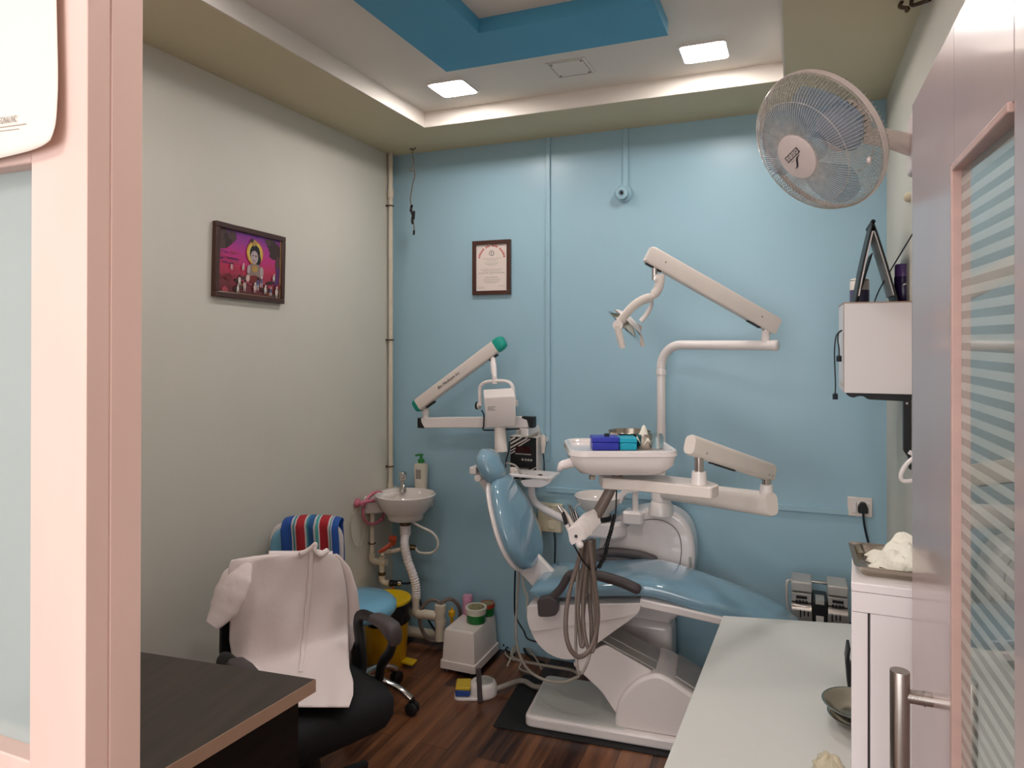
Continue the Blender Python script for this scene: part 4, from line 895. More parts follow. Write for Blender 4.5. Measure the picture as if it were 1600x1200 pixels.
b = MB(); b.loft([oct_(s0 - sd_ * .026, .75), oct_(s0 - sd_ * .018, .95), oct_(s0 - sd_ * .001, 1.02)]); lab(b.build('end_cap', M['teal'], xr, smooth=50), 'green end cap at the low end')
b = MB(); b.loft([oct_(s1_ + sd_ * .0, 1.03), oct_(s1_ + sd_ * .028, 1.03), oct_(s1_ + sd_ * .045, .85), oct_(s1_ + sd_ * .05, .6)]); lab(b.build('end_cap', M['teal'], xr, smooth=50), 'green end cap at the high end')
tm = frame(s0 + (s1_ - s0) * .42 - yv * .0268 + sn * .002, sd_, sn)
text('lettering', 'Bio Medicare Inc', .0215, tm, M['ltext'], sa, shear=.35)
b = MB(); b.bar(s0 + sd_ * .03 - sn * .034, s0 + sd_ * .085 - sn * .034, .02, .014, sn); b.build('arm_slot', M['black'], xr)
b = MB(); b.bar(s1_ - sd_ * .07 - sn * .034, s1_ - sd_ * .02 - sn * .034, .02, .014, sn); b.build('arm_slot', M['black'], xr)
YHD = 3.06
p0 = atY(770, 556, YS); p1 = atY(773, 597, YHD)
b = MB(); b.tube([p0, p0 + (p1 - p0) * .35, p0 + (p1 - p0) * .6, p1 + Vector((0, 0, .02))], [.011, .0155, .0145, .011], 14); b.build('drop_post', M['white'], xr, smooth=60)
b = MB(); b.lathe([(.0122, 0), (.0122, .009)], p0 + (p1 - p0) * .78, (0, 0, 1), n=14); b.build('chrome_band', M['chrome'], xr)
b = MB(); b.tube([p1 + Vector((0, 0, .025)), p1 + Vector((0, 0, -.008))], .013, 14); b.build('post_foot', M['white'], xr)
yk = [atY(x, y, YHD) for x, y in ((751, 634), (750, 620), (750, 606), (755, 599), (764, 596), (773, 595.5), (785, 595), (795, 597), (801, 604), (803, 618), (804, 631))]
b = MB(); b.tube(spl(yk, 4), .0085, 10, flat=1.4); b.build('yoke', M['white'], xr, smooth=60)
b = MB(); c0 = atY(752, 634, YHD); c1 = atY(805, 630, YHD)
b.lathe([(.017, -.022), (.017, -.008), (.012, -.006), (0, -.006)], c0, (1, 0, 0), n=18); b.build('tilt_knob', M['warmwhite'], xr)
b = MB(); b.lathe([(.019, -.012), (.019, -.003), (.012, .0), (0, 0)], c0 - Vector((.014, 0, 0)), (1, 0, 0), n=18); lab(b.build('knob_cap', M['black'], xr), 'dark blue-black knob cap')
b = MB(); b.lathe([(.015, -.008), (.015, .01), (0, .012)], c1, (1, 0, 0), n=18); b.build('tilt_knob', M['warmwhite'], xr)
# housing: a box with chamfered top, tapering to the back
hp0 = [atY(x, y, YHD - .05) for x, y in ((757, 612), (803, 609.5), (805, 619), (806, 650), (804, 665), (760, 668), (759, 650), (757, 622))]
def shr(ps, k, dy, dz=0):
    c = sum(ps, Vector()) / len(ps); return [c + (p - c) * k + Vector((0, dy, dz)) for p in ps]
f_top0, f_top1 = atY(757, 608, YHD - .02), atY(803, 606, YHD - .02)
b = MB()
A_ = [atY(756, 622, YHD - .07), atY(805, 619, YHD - .07), atY(806, 651, YHD - .07), atY(759, 653, YHD - .07)]
Bt = [atY(755, 609, YHD - .035), atY(801, 606, YHD - .035)]
Bb = [atY(759, 669, YHD - .05), atY(804, 666, YHD - .05)]
hctr = atY(781, 640, YHD - .05)
bk = [hctr + (p - hctr) * .9 + Vector(ray(781, 640)) * .10 for p in (Bt[0], Bt[1], A_[1], A_[2], Bb[1], Bb[0], A_[3], A_[0])]
fv = [Bt[0], Bt[1], A_[1], A_[2], Bb[1], Bb[0], A_[3], A_[0]]
V1 = [b.v(p) for p in fv]; V2 = [b.v(p) for p in bk]
b.f([V1[0], V1[1], V1[2], V1[7]]); b.f([V1[7], V1[2], V1[3], V1[6]]); b.f([V1[6], V1[3], V1[4], V1[5]]); b.f(V2)
for i in range(8): b.f([V1[i], V1[(i + 1) % 8], V2[(i + 1) % 8], V2[i]])
hs = b.build('head_housing', M['white'], xr, bevel=.003)
b = MB(); nrm = -yv
for (y, l) in ((636, 12), (638.5, 9), (641, 12)):
    p = atY(762, y, YHD - .0706); q = atY(762 + l, y - .3, YHD - .0706); b.bar(p, q, .0005, .0035, (0, 0, 1))
b.build('label_print', M['gtext'], hs)
cn0 = atY(781, 667, YHD - .02); cn1 = atY(783, 706, YHD - .03)
b = MB(); b.tube([cn0, cn0 + (cn1 - cn0) * .05, cn0 + (cn1 - cn0) * .06, cn1], [.026, .026, .0265, .031], 24); b.build('beam_cone', M['warmwhite'], xr, smooth=40)
b = MB(); b.tube(spl([c0 + Vector((.01, -.02, -.02)), atY(756, 648, YHD - .02), atY(756, 665, YHD), atY(757, 672, YX), atY(790, 671, YX - .01), atY(812, 670, YX)], 5), .0035, 7); b.build('head_cable', M['cable'], xr)

cb = thing('xray_control_box', 'small white x-ray control box with black front panel on the blue wall', 'control box', atY(820, 742, YB))
q0 = atY(797, 742, 3.2); q1 = atY(839, 685, 3.2)
b = MB(); b.box(q0.x, q1.x, 3.2, YB, q0.z - .02, q1.z + .006); b.build('housing', M['warmwhite'], cb, bevel=.003)
b = MB(); b.box(q0.x + .003, q1.x - .003, 3.197, 3.201, q0.z - .017, q1.z + .002); fpn = b.build('front_panel', M['black'], cb)
W_, H_ = q1.x - q0.x, q1.z - q0.z
b = MB()
def quad(u0, v0, u1, v1, th):
    P = lambda u, v: (q0.x + W_ * u, q0.z + H_ * v); b.prismY([P(u0, v0), P(u1, v1), P(u1, v1 + th), P(u0, v0 + th)], 3.1962, 3.1972)
for (u0, v0, u1, v1, th) in ((.03, .80, .45, .985, .05), (.03, .70, .66, .97, .045), (.03, .62, .3, .74, .03), (.3, .74, .75, .955, .035), (.03, .90, .2, .97, .06), (.03, .55, .2, .625, .03), (.45, .02, .98, .24, .025), (.6, -.02, .98, .14, .025), (.8, -.02, .98, .06, .02)): quad(u0, v0, u1, v1, th)
b.build('panel_stripes', M['warmwhite'], fpn, smooth=0)
for u in (.22, .51):
    b = MB(); b.box(q0.x + W_ * u, q0.x + W_ * (u + .26), 3.194, 3.1972, q0.z + H_ * .61, q0.z + H_ * .77); b.build('display', M['redled'], fpn, bevel=.0008)
b = MB(); b.box(q0.x + W_ * .2, q0.x + W_ * .49, 3.1955, 3.1972, q0.z + H_ * .555, q0.z + H_ * .59); b.box(q0.x + W_ * .51, q0.x + W_ * .79, 3.1955, 3.1972, q0.z + H_ * .555, q0.z + H_ * .59); b.build('panel_caption', M['gtext'], fpn)
for u in (.48, .60, .70, .80):
    b = MB(); b.lathe([(.006, 0), (.006, .003), (0, .0035)], (q0.x + W_ * u, 3.197, q0.z + H_ * .43), (0, -1, 0), n=12); b.build('button', M['greymetal'], fpn)
b = MB(); b.box(q0.x + W_ * .36, q0.x + W_ * .7, 3.1955, 3.1972, q0.z + H_ * .195, q0.z + H_ * .21); b.build('panel_line', M['gtext'], fpn)
w0 = atY(849, 681, 3.22)
hsw = thing('hand_switch', 'white x-ray hand switch with cord clipped beside the control box', 'hand switch', w0)
b = MB(); b.tube([w0 + Vector((0, 0, 0)), w0 + Vector((0, 0, -.045)), w0 + Vector((0, 0, -.055)), w0 + Vector((-.002, 0, -.085))], [.0125, .013, .010, .008], 12); b.lathe([(.005, 0), (.005, .008), (0, .009)], w0, n=10); b.build('grip', M['warmwhite'], hsw)
b = MB(); b.box(w0.x - .012, w0.x + .012, w0.y, YB, w0.z - .03, w0.z - .015); b.build('clip', M['white'], hsw)
b = MB(); b.tube(spl([w0 + Vector((-.002, 0, -.084)), w0 + Vector((.0, .01, -.13)), w0 + Vector((-.003, .02, -.19)), w0 + Vector((-.006, .03, -.24))], 5), .003, 7); b.build('cord', M['cable'], hsw)
b = MB(); b.tube(spl([atY(796, 690, 3.24), atY(795, 705, 3.22), atY(791, 718, 3.2), atY(790, 727, 3.2), (-1.37, 3.22, .8)], 5), .0035, 7)
tag(b.build('hanging_cable', M['cable']), 'dark cable drooping at the left side of the x-ray control box', 'cable')

# ================================================================== LEFT CORNER: BASIN AND PIPES
PXc, PYc = -2.028, 3.225
zE = 1.6 - (765 - 530) / F * 3.74
pp_ = thing('water_pipe', 'cream water pipe down the left corner with bend along the wall', 'pipe', (PXc, PYc, zE))
eA = atX(582, 777, -2.026); eB = atX(583, 872, -2.026)
b = MB(); b.tube([(PXc, PYc, ZS), (PXc, PYc, zE + .01)], .0125, 12); b.build('riser', M['pipe'], pp_, smooth=60)
b = MB(); b.lathe([(.0165, -.0), (.0165, .045)], atX(609, 306, PXc) * 0 + Vector((PXc, PYc, 1.6 + (530 - 308) / F * 3.74)), n=14); b.build('coupling', M['pipe'], pp_)
b = MB(); b.tube(spl([(PXc, PYc, zE + .03), (PXc, PYc, zE + .005), (PXc, PYc - .012, zE - .008), (PXc, PYc - .04, zE - .012)], 4), .0165, 12); b.build('elbow', M['pipe'], pp_, smooth=60)
b = MB(); b.tube([(PXc, PYc - .03, zE - .011), (PXc, eA.y + .02, eA.z + .004)], .0125, 12); b.build('cross_run', M['pipe'], pp_, smooth=60)
b = MB(); b.tube(spl([(PXc, eA.y + .045, eA.z + .008), (PXc, eA.y + .012, eA.z + .002), (PXc, eA.y, eA.z - .012), (PXc, eA.y, eA.z - .045)], 4), .0165, 12); b.build('elbow', M['pipe'], pp_, smooth=60)
b = MB(); b.tube([(PXc, eA.y, eA.z - .03), (PXc, eA.y, eB.z)], .0125, 12); b.build('drop_run', M['pipe'], pp_, smooth=60)
b = MB(); b.tube(spl([(PXc, eA.y, eB.z + .03), (PXc, eA.y, eB.z), (PXc + .012, eA.y, eB.z - .012), (PXc + .05, eA.y, eB.z - .012)], 4), .0168, 12); b.build('elbow', M['pipe'], pp_, smooth=60)
T1 = Vector((PXc + .06, eA.y, eB.z - .012))
b = MB(); b.tube([T1 + Vector((-.02, 0, 0)), T1 + Vector((.025, 0, 0))], .017, 12); b.tube([T1, T1 + Vector((0, 0, .03))], .016, 12); b.tube([T1, T1 + Vector((0, 0, -.07))], .0145, 12); b.build('tee', M['pipe'], pp_, smooth=60)
T2 = T1 + Vector((0, 0, -.085))
b = MB(); b.tube(spl([T2 + Vector((0, 0, .02)), T2 + Vector((0, 0, -.005)), T2 + Vector((.014, 0, -.018)), T2 + Vector((.045, 0, -.018))], 4), .0165, 12); b.build('elbow', M['pipe'], pp_, smooth=60)
b = MB(); b.tube([T1 + Vector((0, 0, -.05)), T1 + Vector((0, 0, -.066))], .019, 12); lab(b.build('threaded_ring', M['brass'], pp_), 'brass ring')
for py in (321, 531, 729):
    z = 1.6 + (530 - py) / F * 3.74; b = MB(); b.tube([Vector((PXc + .0165 * math.cos(a), PYc + .0165 * math.sin(a), z)) for a in [2 * PI * k / 14 for k in range(14)]], .003, 6, loop=True); b.bar((XL, PYc - .014, z), (PXc - .01, PYc - .014, z), .004, .008); b.build('clip', M['clip'], pp_)
z = atX(583, 848, PXc).z; b = MB(); b.tube([Vector((PXc + .0165 * math.cos(a), eA.y + .0165 * math.sin(a), z)) for a in [2 * PI * k / 14 for k in range(14)]], .003, 6, loop=True); b.bar((XL, eA.y, z), (PXc - .01, eA.y, z), .004, .008); b.build('clip', M['clip'], pp_)
# upper red stop valve feeding the basin
sv = thing('stop_valve', 'orange-red handled stop valve under the corner basin', 'valve', T1 + Vector((.05, 0, .03)))
V0 = T1 + Vector((0, 0, .03)); V1_ = atD(607, 858, 3.55); V2_ = atD(640, 855, 3.55)
b = MB(); b.tube(spl([V0, V0 + Vector((.01, .01, .02)), atD(612, 861, 3.52), V2_], 5), .0115, 10); b.build('valve_body', M['pipe'], sv, smooth=60)
b = MB(); b.tube([atD(613, 850, 3.5), atD(614, 840, 3.49)], [.017, .021], 12); b.tube(spl([atD(613, 848, 3.49), atD(602, 857, 3.47), atD(592, 863, 3.46)], 4), [.014, .013, .013, .012, .012, .012, .011, .010, .009], 10, flat=.5); b.build('lever', M['redtap'], sv, smooth=50)
b = MB(); b.tube([V2_, V2_ + K(.03, 0, -.003)], .014, 8); b.build('hose_nut', M['brass'], sv)
lv = thing('stop_valve', 'brown-handled ball valve low in the corner feeding the dark hose', 'valve', T2 + Vector((.045, 0, -.03)))
W0 = T2 + Vector((.045, 0, -.018)); W1 = W0 + K(.06, 0, 0)
b = MB(); b.tube([W0, W0 + (W1 - W0) * .3, W0 + (W1 - W0) * .32, W1], [.017, .017, .014, .014], 8); b.build('valve_body', M['black'], lv, smooth=40)
b = MB(); b.tube([W1 - K(.016, 0, 0), W1], .0155, 10); b.build('nut', M['chrome'], lv)
b = MB(); hb = W0 + K(.02, -.02, -.01); b.tube([hb, hb + Vector((0, 0, -.03)), hb + Vector((.004, 0, -.09))], [.006, .009, .006], 8, flat=.5); b.build('lever', M['orangetap'], lv, smooth=50)
b = MB(); b.tube(spl([W1, W1 + K(.03, -.005, .0), atD(648, 912, 3.5), atD(658, 945, 3.5), atD(668, 966, 3.5), atD(682, 988, 3.5), atD(694, 998, 3.52)], 6), .0055, 8)
tag(b.build('water_hose', M['cable']), 'thin dark hose from the brown-handled valve to the compressor box', 'hose')
# basin
bs = thing('corner_basin', 'white ceramic corner wash basin on the wall beside the pipes', 'basin', (-1.84, 3.08, .69))
bo_ = Vector((-1.845, 3.075, .69)); rt = .79
prof_b = [(.080, -.012), (.088, -.008), (.090, .012), (.098, .022), (.118, .045), (.138, .085), (.147, .108), (.149, .116), (.144, .119), (.132, .110), (.11, .07), (.07, .035), (.02, .022), (0, .022)]
b = MB(); b.lathe(prof_b, bo_, n=48, xd=(.92, .4, 0), sx=1.04, sy=.96); b.build('bowl', M['sink'], bs, smooth=60)
b = MB(); dk = [(-2.045, 3.275), (-2.045, 2.99), (-1.985, 3.03), (-1.93, 3.16), (-1.87, 3.215), (-1.80, 3.215), (-1.785, 3.275)]
b.prismZ(dk, .700, .795); b.build('corner_deck', M['sink'], bs, bevel=.012, seg=3)
fc = Vector((-1.915, 3.165, .797))
ft = thing('basin_tap', 'chrome tap on the corner wash basin', 'tap', fc)
b = MB(); b.lathe([(.02, 0), (.018, .012), (.0135, .02), (.013, .06), (0, .06)], fc, n=16); b.tube(spl([fc + Vector((0, 0, .05)), fc + Vector((.02, -.03, .055)), fc + Vector((.04, -.06, .045)), fc + Vector((.045, -.068, .03))], 4), .010, 10); b.build('body', M['chrome'], ft, smooth=60)
b = MB(); b.lathe([(.016, .06), (.02, .066), (.022, .095), (.016, .102), (0, .103)], fc, n=8); b.build('knob', M['chrome'], ft)
sb = Vector((-1.845, 3.235, .797))
so_ = thing('soap_bottle', 'white hand-soap bottle with green pump on the corner basin', 'soap bottle', sb)
b = MB(); R = []
for z, a, d in ((0, .033, .02), (.004, .036, .022), (.06, .036, .022), (.10, .039, .023), (.125, .040, .022), (.137, .036, .02), (.142, .022, .016), (.143, .014, .014)): R.append([(sb.x + p, sb.y + q, sb.z + z) for p, q in sup(a, d, 3, 24)])
b.loft(R); b.build('bottle', M['soap'], so_, smooth=60)
b = MB(); b.lathe([(.017, .143), (.017, .163), (.008, .166), (.007, .18), (.012, .182), (.012, .19), (0, .191)], sb, n=16); b.bar(sb + Vector((0, 0, .187)), sb + K(-.03, -.01, .184) , .012, .009); b.build('pump', M['green'], so_)
b = MB(); b.box(sb.x - .018, sb.x + .012, sb.y - .0235, sb.y - .0215, sb.z + .06, sb.z + .11); b.build('label', M['gtext'], so_)
# waste pipe
wpz = thing('waste_pipe', 'white corrugated waste pipe from the basin down to the floor', 'pipe', atD(690, 990, 3.5))
b = MB(); b.lathe([(.03, -.03), (.03, -.012), (.022, -.012), (.022, .0), (0, 0)], bo_ + Vector((0, 0, -.012)), n=18); lab(b.build('waste_nut', M['brass'], wpz), 'dark nut under the basin')
tp = bo_ + Vector((0, 0, -.035))
b = MB(); b.lathe([(.0245, -.062), (.028, -.055), (.029, 0), (0, 0)], tp, n=18); b.build('collar', M['white'], wpz, smooth=50)
wpath = spl([tp + Vector((0, 0, -.055)), atD(632, 850, 3.5), atD(637, 875, 3.5), atD(646, 900, 3.5), atD(650, 918, 3.5), atD(650, 935, 3.5)], 14)
b = MB(); b.tube(wpath, [.0225 if (i % 3) else .0195 for i in range(len(wpath))], 14); b.build('corrugated_tube', M['white'], wpz, smooth=60)
b = MB(); b.tube(spl([atD(650, 932, 3.5), atD(648, 945, 3.5), atD(648, 953, 3.5), atD(654, 959, 3.5), atD(667, 960, 3.49), atD(682, 963, 3.48)], 5), .0235, 14); b.build('trap_bend', M['pipe'], wpz, smooth=60)
b = MB(); b.tube([atD(688, 945, 3.48), atD(687.5, 1000, 3.48)], .025, 14); b.tube([atD(688, 945, 3.48), atD(688, 957, 3.48)], .0285, 14); b.tube([atD(688, 968, 3.48), atD(688, 976, 3.48)], .0285, 14); b.build('tee', M['pipe'], wpz, smooth=50)
b = MB(); b.tube([atZ(625, 984, .05), atZ(690, 994, .05)], .027, 14); b.tube([atZ(625, 984, .05), atZ(600, 980, .05)], .027, 14); b.build('floor_run', M['pipe'], wpz, smooth=50)
b = MB(); b.tube(spl([atD(690, 1000, 3.5), atD(672, 1000, 3.5), atD(660, 985, 3.5), atD(656, 965, 3.5), atD(660, 948, 3.5), atD(672, 938, 3.5), atD(683, 939, 3.5), atD(689, 946, 3.49), atD(691, 941, 3.49), atD(703, 936, 3.5), atD(714, 943, 3.52), atD(719, 956, 3.54), atD(718, 972, 3.56)], 6), .0095, 9)
tag(b.build('drain_hose', M['hose']), 'grey-brown drain hose looping into the floor pipe', 'hose')
b = MB(); p = atD(706, 962, 3.5); b.lathe([(.008, -.06), (.008, -.005), (.017, 0), (.018, .022), (.012, .026), (.006, .03), (.006, .042), (0, .042)], p, n=14)
tag(b.build('yellow_nozzle', M['yellow'], smooth=50), 'small yellow nozzle standing behind the white floor box', 'nozzle')
b = MB(); b.tube(spl([bo_ + Vector((.05, -.02, -.015)), atD(655, 822, 3.5), atD(675, 832, 3.5), atD(684, 845, 3.5), atD(682, 858, 3.5), atD(672, 864, 3.52), atD(655, 863, 3.54), V2_ + K(.03, 0, -.003)], 6), .0062, 9)
tag(b.build('inlet_hose', M['hosewhite']), 'white inlet hose curving from basin to the red-handled valve', 'hose')
# pink towel ring on left wall
r0 = atX(557, 786, XL + .004)
tr_ = thing('towel_ring', 'pink plastic towel ring on the left wall beside the basin', 'towel ring', r0)
b = MB(); b.lathe([(.022, 0), (.024, .006), (.018, .016), (.010, .02), (.010, .04), (0, .042)], r0, (1, 0, 0), n=18); b.tube(spl([r0 + Vector((.03, 0, .005)), r0 + Vector((.05, .03, .006)), r0 + Vector((.055, .075, .0))], 4), .009, 9); b.build('bracket', M['pinkring'], tr_, smooth=60)
rc = Vector((XL + .045, r0.y + .105, r0.z - .045)); rr_ = .083
b = MB(); b.tube([rc + Vector((.006 * math.sin(a) + .02 * math.cos(a), rr_ * math.cos(a) * .95, rr_ * math.sin(a))) for a in [2 * PI * k / 40 for k in range(40)]], .0075, 9, loop=True); b.build('ring', M['pinkring'], tr_, smooth=60)
b = MB(); q = rc + Vector((.01, .045, -.068)); b.ell(q, .012, .02, .012, 12, 8); b.build('ring_joint', M['pinkring'], tr_)
b = MB(); q = [r0 + Vector((.014, .004, -.012))] + [atX(x, y, XL + .012) for x, y in ((557, 797), (551, 808), (548, 825), (551, 845), (558, 856), (565, 848), (569, 830), (570, 812), (566, 799))] + [r0 + Vector((.014, .012, -.012))]
b.tube(spl(q, 5), .0022, 6); tag(b.build('thin_cable', M['clearcable']), 'thin pale cable loop hanging on the left wall under the towel ring', 'cable')

# ================================================================== BIN AND FLOOR ITEMS
bc = Vector((-1.865, 2.93, 0))
bn_ = thing('pedal_bin', 'round yellow pedal bin with black liner near the corner', 'bin', bc)
b = MB(); b.lathe([(.092, 0), (.096, .004), (.112, .30), (.115, .302), (.108, .302), (.09, .01), (0, .01)], bc, n=36); b.build('bin_body', M['yellow'], bn_, smooth=50)
b = MB(); n = 48; R = []
for z, r, am in ((.225, .121, .006), (.24, .124, .006), (.27, .127, .005), (.30, .126, .004), (.312, .121, .001), (.312, .108, 0)):
    R.append([(bc.x + (r + am * math.sin(7 * a + z * 60) * math.cos(3 * a)) * math.cos(a), bc.y + (r + am * math.sin(7 * a + z * 60) * math.cos(3 * a)) * math.sin(a), bc.z + z + .01 * math.sin(5 * a) * (1 if z < .26 else .2)) for a in [2 * PI * k / n for k in range(n)]])
b.loft(R, False, False); b.build('liner', M['liner'], bn_, smooth=60)
b = MB(); b.lathe([(.119, .309), (.121, .313), (.119, .322), (.10, .329), (.055, .332), (.05, .330), (0, .331)], bc, n=40); b.build('lid', M['yellid'], bn_, smooth=40)
b = MB(); pdv = K(.9, -.3, 0).normalized(); b.bar(bc + pdv * .09 + Vector((0, 0, .028)), bc + pdv * .155 + Vector((0, 0, .022)), .05, .012); b.build('pedal', M['yellid'], bn_, bevel=.003)
# white machine box on the floor
bx0, bx1, by0, by1 = -1.577, -1.39, 2.945, 3.235
sb_ = thing('floor_machine', 'white boxy machine on small feet on the floor below the x-ray unit', 'machine', (-1.48, 3.1, 0))
b = MB(); tp_ = lambda g, z: [(x, y, z) for x, y in rpoly([(bx0 + g, by0 + g), (bx1 - g, by0 + g), (bx1 - g, by1 - g), (bx0 + g, by1 - g)], .012, 3)]
b.loft([tp_(.005, .058), tp_(.007, .06), tp_(.013, .19), tp_(.017, .202), tp_(.026, .207)]); b.build('cover', M['warmwhite'], sb_, smooth=30)
b = MB(); b.loft([tp_(-.001, .022), tp_(0, .057), tp_(.004, .059)]); b.build('base_tray', M['warmwhite'], sb_, smooth=30)
for fx in (bx0 + .025, bx1 - .025):
    for fy in (by0 + .025, by1 - .025):
        b = MB(); b.lathe([(.012, 0), (.013, .022), (0, .022)], (fx, fy, 0), n=12); b.build('foot', M['greyplastic'], sb_)
b = MB(); b.box(bx0 + .055, bx1 - .045, by0 + .03, by0 + .04, .205, .2085); b.build('top_slot', M['white'], sb_, bevel=.001)
zt2 = .2072
pbt = Vector((-1.535, 3.165, zt2))
b = MB(); b.lathe([(.024, 0), (.026, .003), (.026, .085), (.024, .092), (.0, .092)], pbt, n=22)
tag(b.build('pink_bottle', M['pinkbottle'], smooth=50), 'pink translucent cylinder bottle on the white floor machine', 'bottle')
tb = Vector((-1.452, 3.09, zt2))
t = thing('plastic_tub', 'green and white tub with open printed lid on the white floor machine', 'tub', tb)
b = MB(); b.lathe([(.044, 0), (.046, .003), (.048, .042), (0, .042)], tb, n=30); b.build('label_band', M['tubgreen'], t, smooth=50)
b = MB(); b.lathe([(.048, .042), (.049, .062), (.053, .063), (.053, .074), (.050, .076), (.042, .073), (0, .073)], tb, n=30); b.build('rim', M['tubwhite'], t, smooth=50)
b = MB(); b.lathe([(.042, .0732), (.042, .0738), (0, .0738)], tb, n=30); b.build('contents', M['lidprint'], t)
tb2 = Vector((-1.437, 3.19, zt2))
t = thing('plastic_tub', 'small red-lidded tub behind the green and white tub', 'tub', tb2)
b = MB(); b.lathe([(.033, 0), (.035, .003), (.036, .04), (0, .04)], tb2, n=26); b.build('label_band', M['tubgreen'], t, smooth=50)
b = MB(); b.lathe([(.038, .04), (.039, .056), (.036, .06), (.03, .058), (0, .058)], tb2, n=26); b.build('lid', M['redlid'], t, smooth=50)
b = MB(); b.lathe([(.029, .0582), (.029, .0588), (0, .0588)], tb2, n=26); b.build('lid_print', M['lidprint'], t)
# foot control
fo = Vector((-1.315, 2.82, 0)); FT = Matrix.Translation(fo) @ Matrix.Rotation(TH, 4, 'Z')
fcn = thing('foot_control', 'white dental foot control with blue and yellow pedal and dark lever', 'foot control', fo)
b = MB(FT); b.prismZ(rpoly([(-.105, -.055), (.03, -.055), (.085, -.02), (.085, .04), (.03, .07), (-.105, .05)], .03), 0, .012); b.build('base', M['white'], fcn, bevel=.003)
b = MB(FT); b.lathe([(.064, .012), (.062, .045), (.055, .058), (.046, .062), (0, .062)], (.022, .008, 0), n=32); b.build('dome', M['white'], fcn, smooth=45)
b = MB(FT); b.lathe([(.040, .0615), (.038, .067), (.03, .068), (.028, .064), (.018, .064), (.016, .067), (0, .067)], (.028, .008, 0), n=28); b.build('dome_ring', M['greymetal'], fcn, smooth=40)
b = MB(FT); b.prismY([(-.1, .017), (-.036, .015), (-.034, .04), (-.1, .044)], -.045, .04); b.build('pedal', M['pedblue'], fcn, bevel=.004)
b = MB(FT); b.prismY([(-.101, .044), (-.033, .041), (-.033, .056), (-.098, .055)], -.046, .042); b.build('pedal_cover', M['pedyellow'], fcn, bevel=.004)
b = MB(FT); b.bar((.012, -.066, .002), (.004, -.062, .15), .010, .022, (1, 0, 0)); b.build('lever', M['greyplastic'], fcn, bevel=.003)
b = MB(); b.tube(spl([FT @ Vector((.08, .01, .022)), FT @ Vector((.12, .025, .03)), FT @ Vector((.2, .09, .02)), (-1.08, 2.95, .02), (-.98, 3.02, .02)], 6), .0115, 10); b.build('cable_sleeve', M['hosegrey'], fcn, smooth=60)
# loose cables on the floor behind the chair
random.seed(11)
cl = [('hosegrey', .005, [(787, 1000), (792, 1012), (790, 1022), (800, 1030), (815, 1033), (812, 1045), (830, 1052)], 'pale cable curling on the floor right of the white machine'),
      ('cable', .0045, [(784, 985), (800, 988), (812, 995), (815, 1004), (800, 1008), (790, 1015), (805, 1024)], 'dark blue cable on the floor right of the white machine'),
      ('black', .007, [(786, 1008), (800, 1003), (816, 1008), (822, 1020), (835, 1030), (850, 1036)], 'thick black cable on the floor behind the chair base'),
      ('clearcable', .0045, [(793, 1040), (803, 1018), (812, 1008), (826, 1015), (838, 1030), (846, 1045)], 'thin tan cable crossing the others behind the chair base')]
for i, (mk_, r_, pts, lb) in enumerate(cl):
    b = MB(); b.tube(spl([atZ(x, y, .012 + .006 * i) for x, y in pts], 6), r_, 7); tag(b.build('floor_cable', M[mk_]), lb, 'cable')

# ================================================================== STOOL, TOWEL
sc_ = Vector((-1.755, 2.53, 0))
st_ = thing('dental_stool', 'blue dental stool with chrome five-star base behind the office chair', 'stool', sc_)
b = MB(); b.lathe([(.0, .405), (.13, .405), (.155, .412), (.166, .43), (.165, .452), (.145, .47), (.08, .477), (0, .478)], sc_, n=40); b.build('seat', M['stoolblue'], st_, smooth=60)
b = MB(); b.lathe([(.03, .10), (.03, .26), (.022, .262), (.022, .405), (0, .405)], sc_, n=18); b.build('column', M['black'], st_)
for k in range(5):
    a = .15 + k * 2 * PI / 5; dv = Vector((math.cos(a), math.sin(a), 0)); pv_ = Vector((-dv.y, dv.x, 0))
    b = MB(); b.tube(spl([sc_ + dv * .02 + Vector((0, 0, .13)), sc_ + dv * .11 + Vector((0, 0, .125)), sc_ + dv * .19 + Vector((0, 0, .10)), sc_ + dv * .245 + Vector((0, 0, .065))], 5), [.02] * 6 + [.016] * 10, 12, flat=1.0); b.build('base_leg', M['chrome'], st_, smooth=60)
    e = sc_ + dv * .25
    b = MB()
    for q in (-.013, .013): b.lathe([(.0, -.008), (.022, -.008), (.028, -.004), (.028, .004), (.022, .008), (0, .008)], e + pv_ * q + Vector((0, 0, .028)), pv_, n=18)
    b.lathe([(.012, .03), (.012, .07), (0, .07)], e, n=10); b.build('caster', M['black'], st_, smooth=50)
bc_ = Vector((-1.888, 2.36, .735)); f_ = Vector((.4, -.92, 0)).normalized(); r_v = Vector((-f_.y, f_.x, 0))
def pad(grow, t0, t1, bulge):
    R = []
    for k in range(9):
        q = k / 8; t = t0 + (t1 - t0) * q; g = grow - .02 * (abs(2 * q - 1) ** 3)
        R.append([bc_ + r_v * x * (1) + Vector((0, 0, z)) + f_ * (t + bulge * 0) for x, z in rpoly([(-.15 - g, -.13 - g), (.135 + g, -.13 - g), (.135 + g, .085 + g), (-.15 - g, .085 + g)], .085, 6)])
    return R
b = MB(); b.loft(pad(0, -.012, .045, .01)); b.build('backrest', M['stoolblue'], st_, smooth=60)
b = MB(); b.loft(pad(.012, -.022, -.004, 0)); lab(b.build('backrest_shell', M['white'], st_, smooth=60), 'white rim around the backrest')
b = MB(); b.bar(bc_ - f_ * .03 + Vector((0, 0, -.05)), bc_ - f_ * .03 + Vector((0, 0, -.32)), .04, .012, f_); b.bar(bc_ - f_ * .03 + Vector((0, 0, -.32)), sc_ + Vector((0, 0, .40)), .04, .012); b.build('back_bracket', M['black'], st_)
tw = MB(); tx0, tx1 = -.09, .142
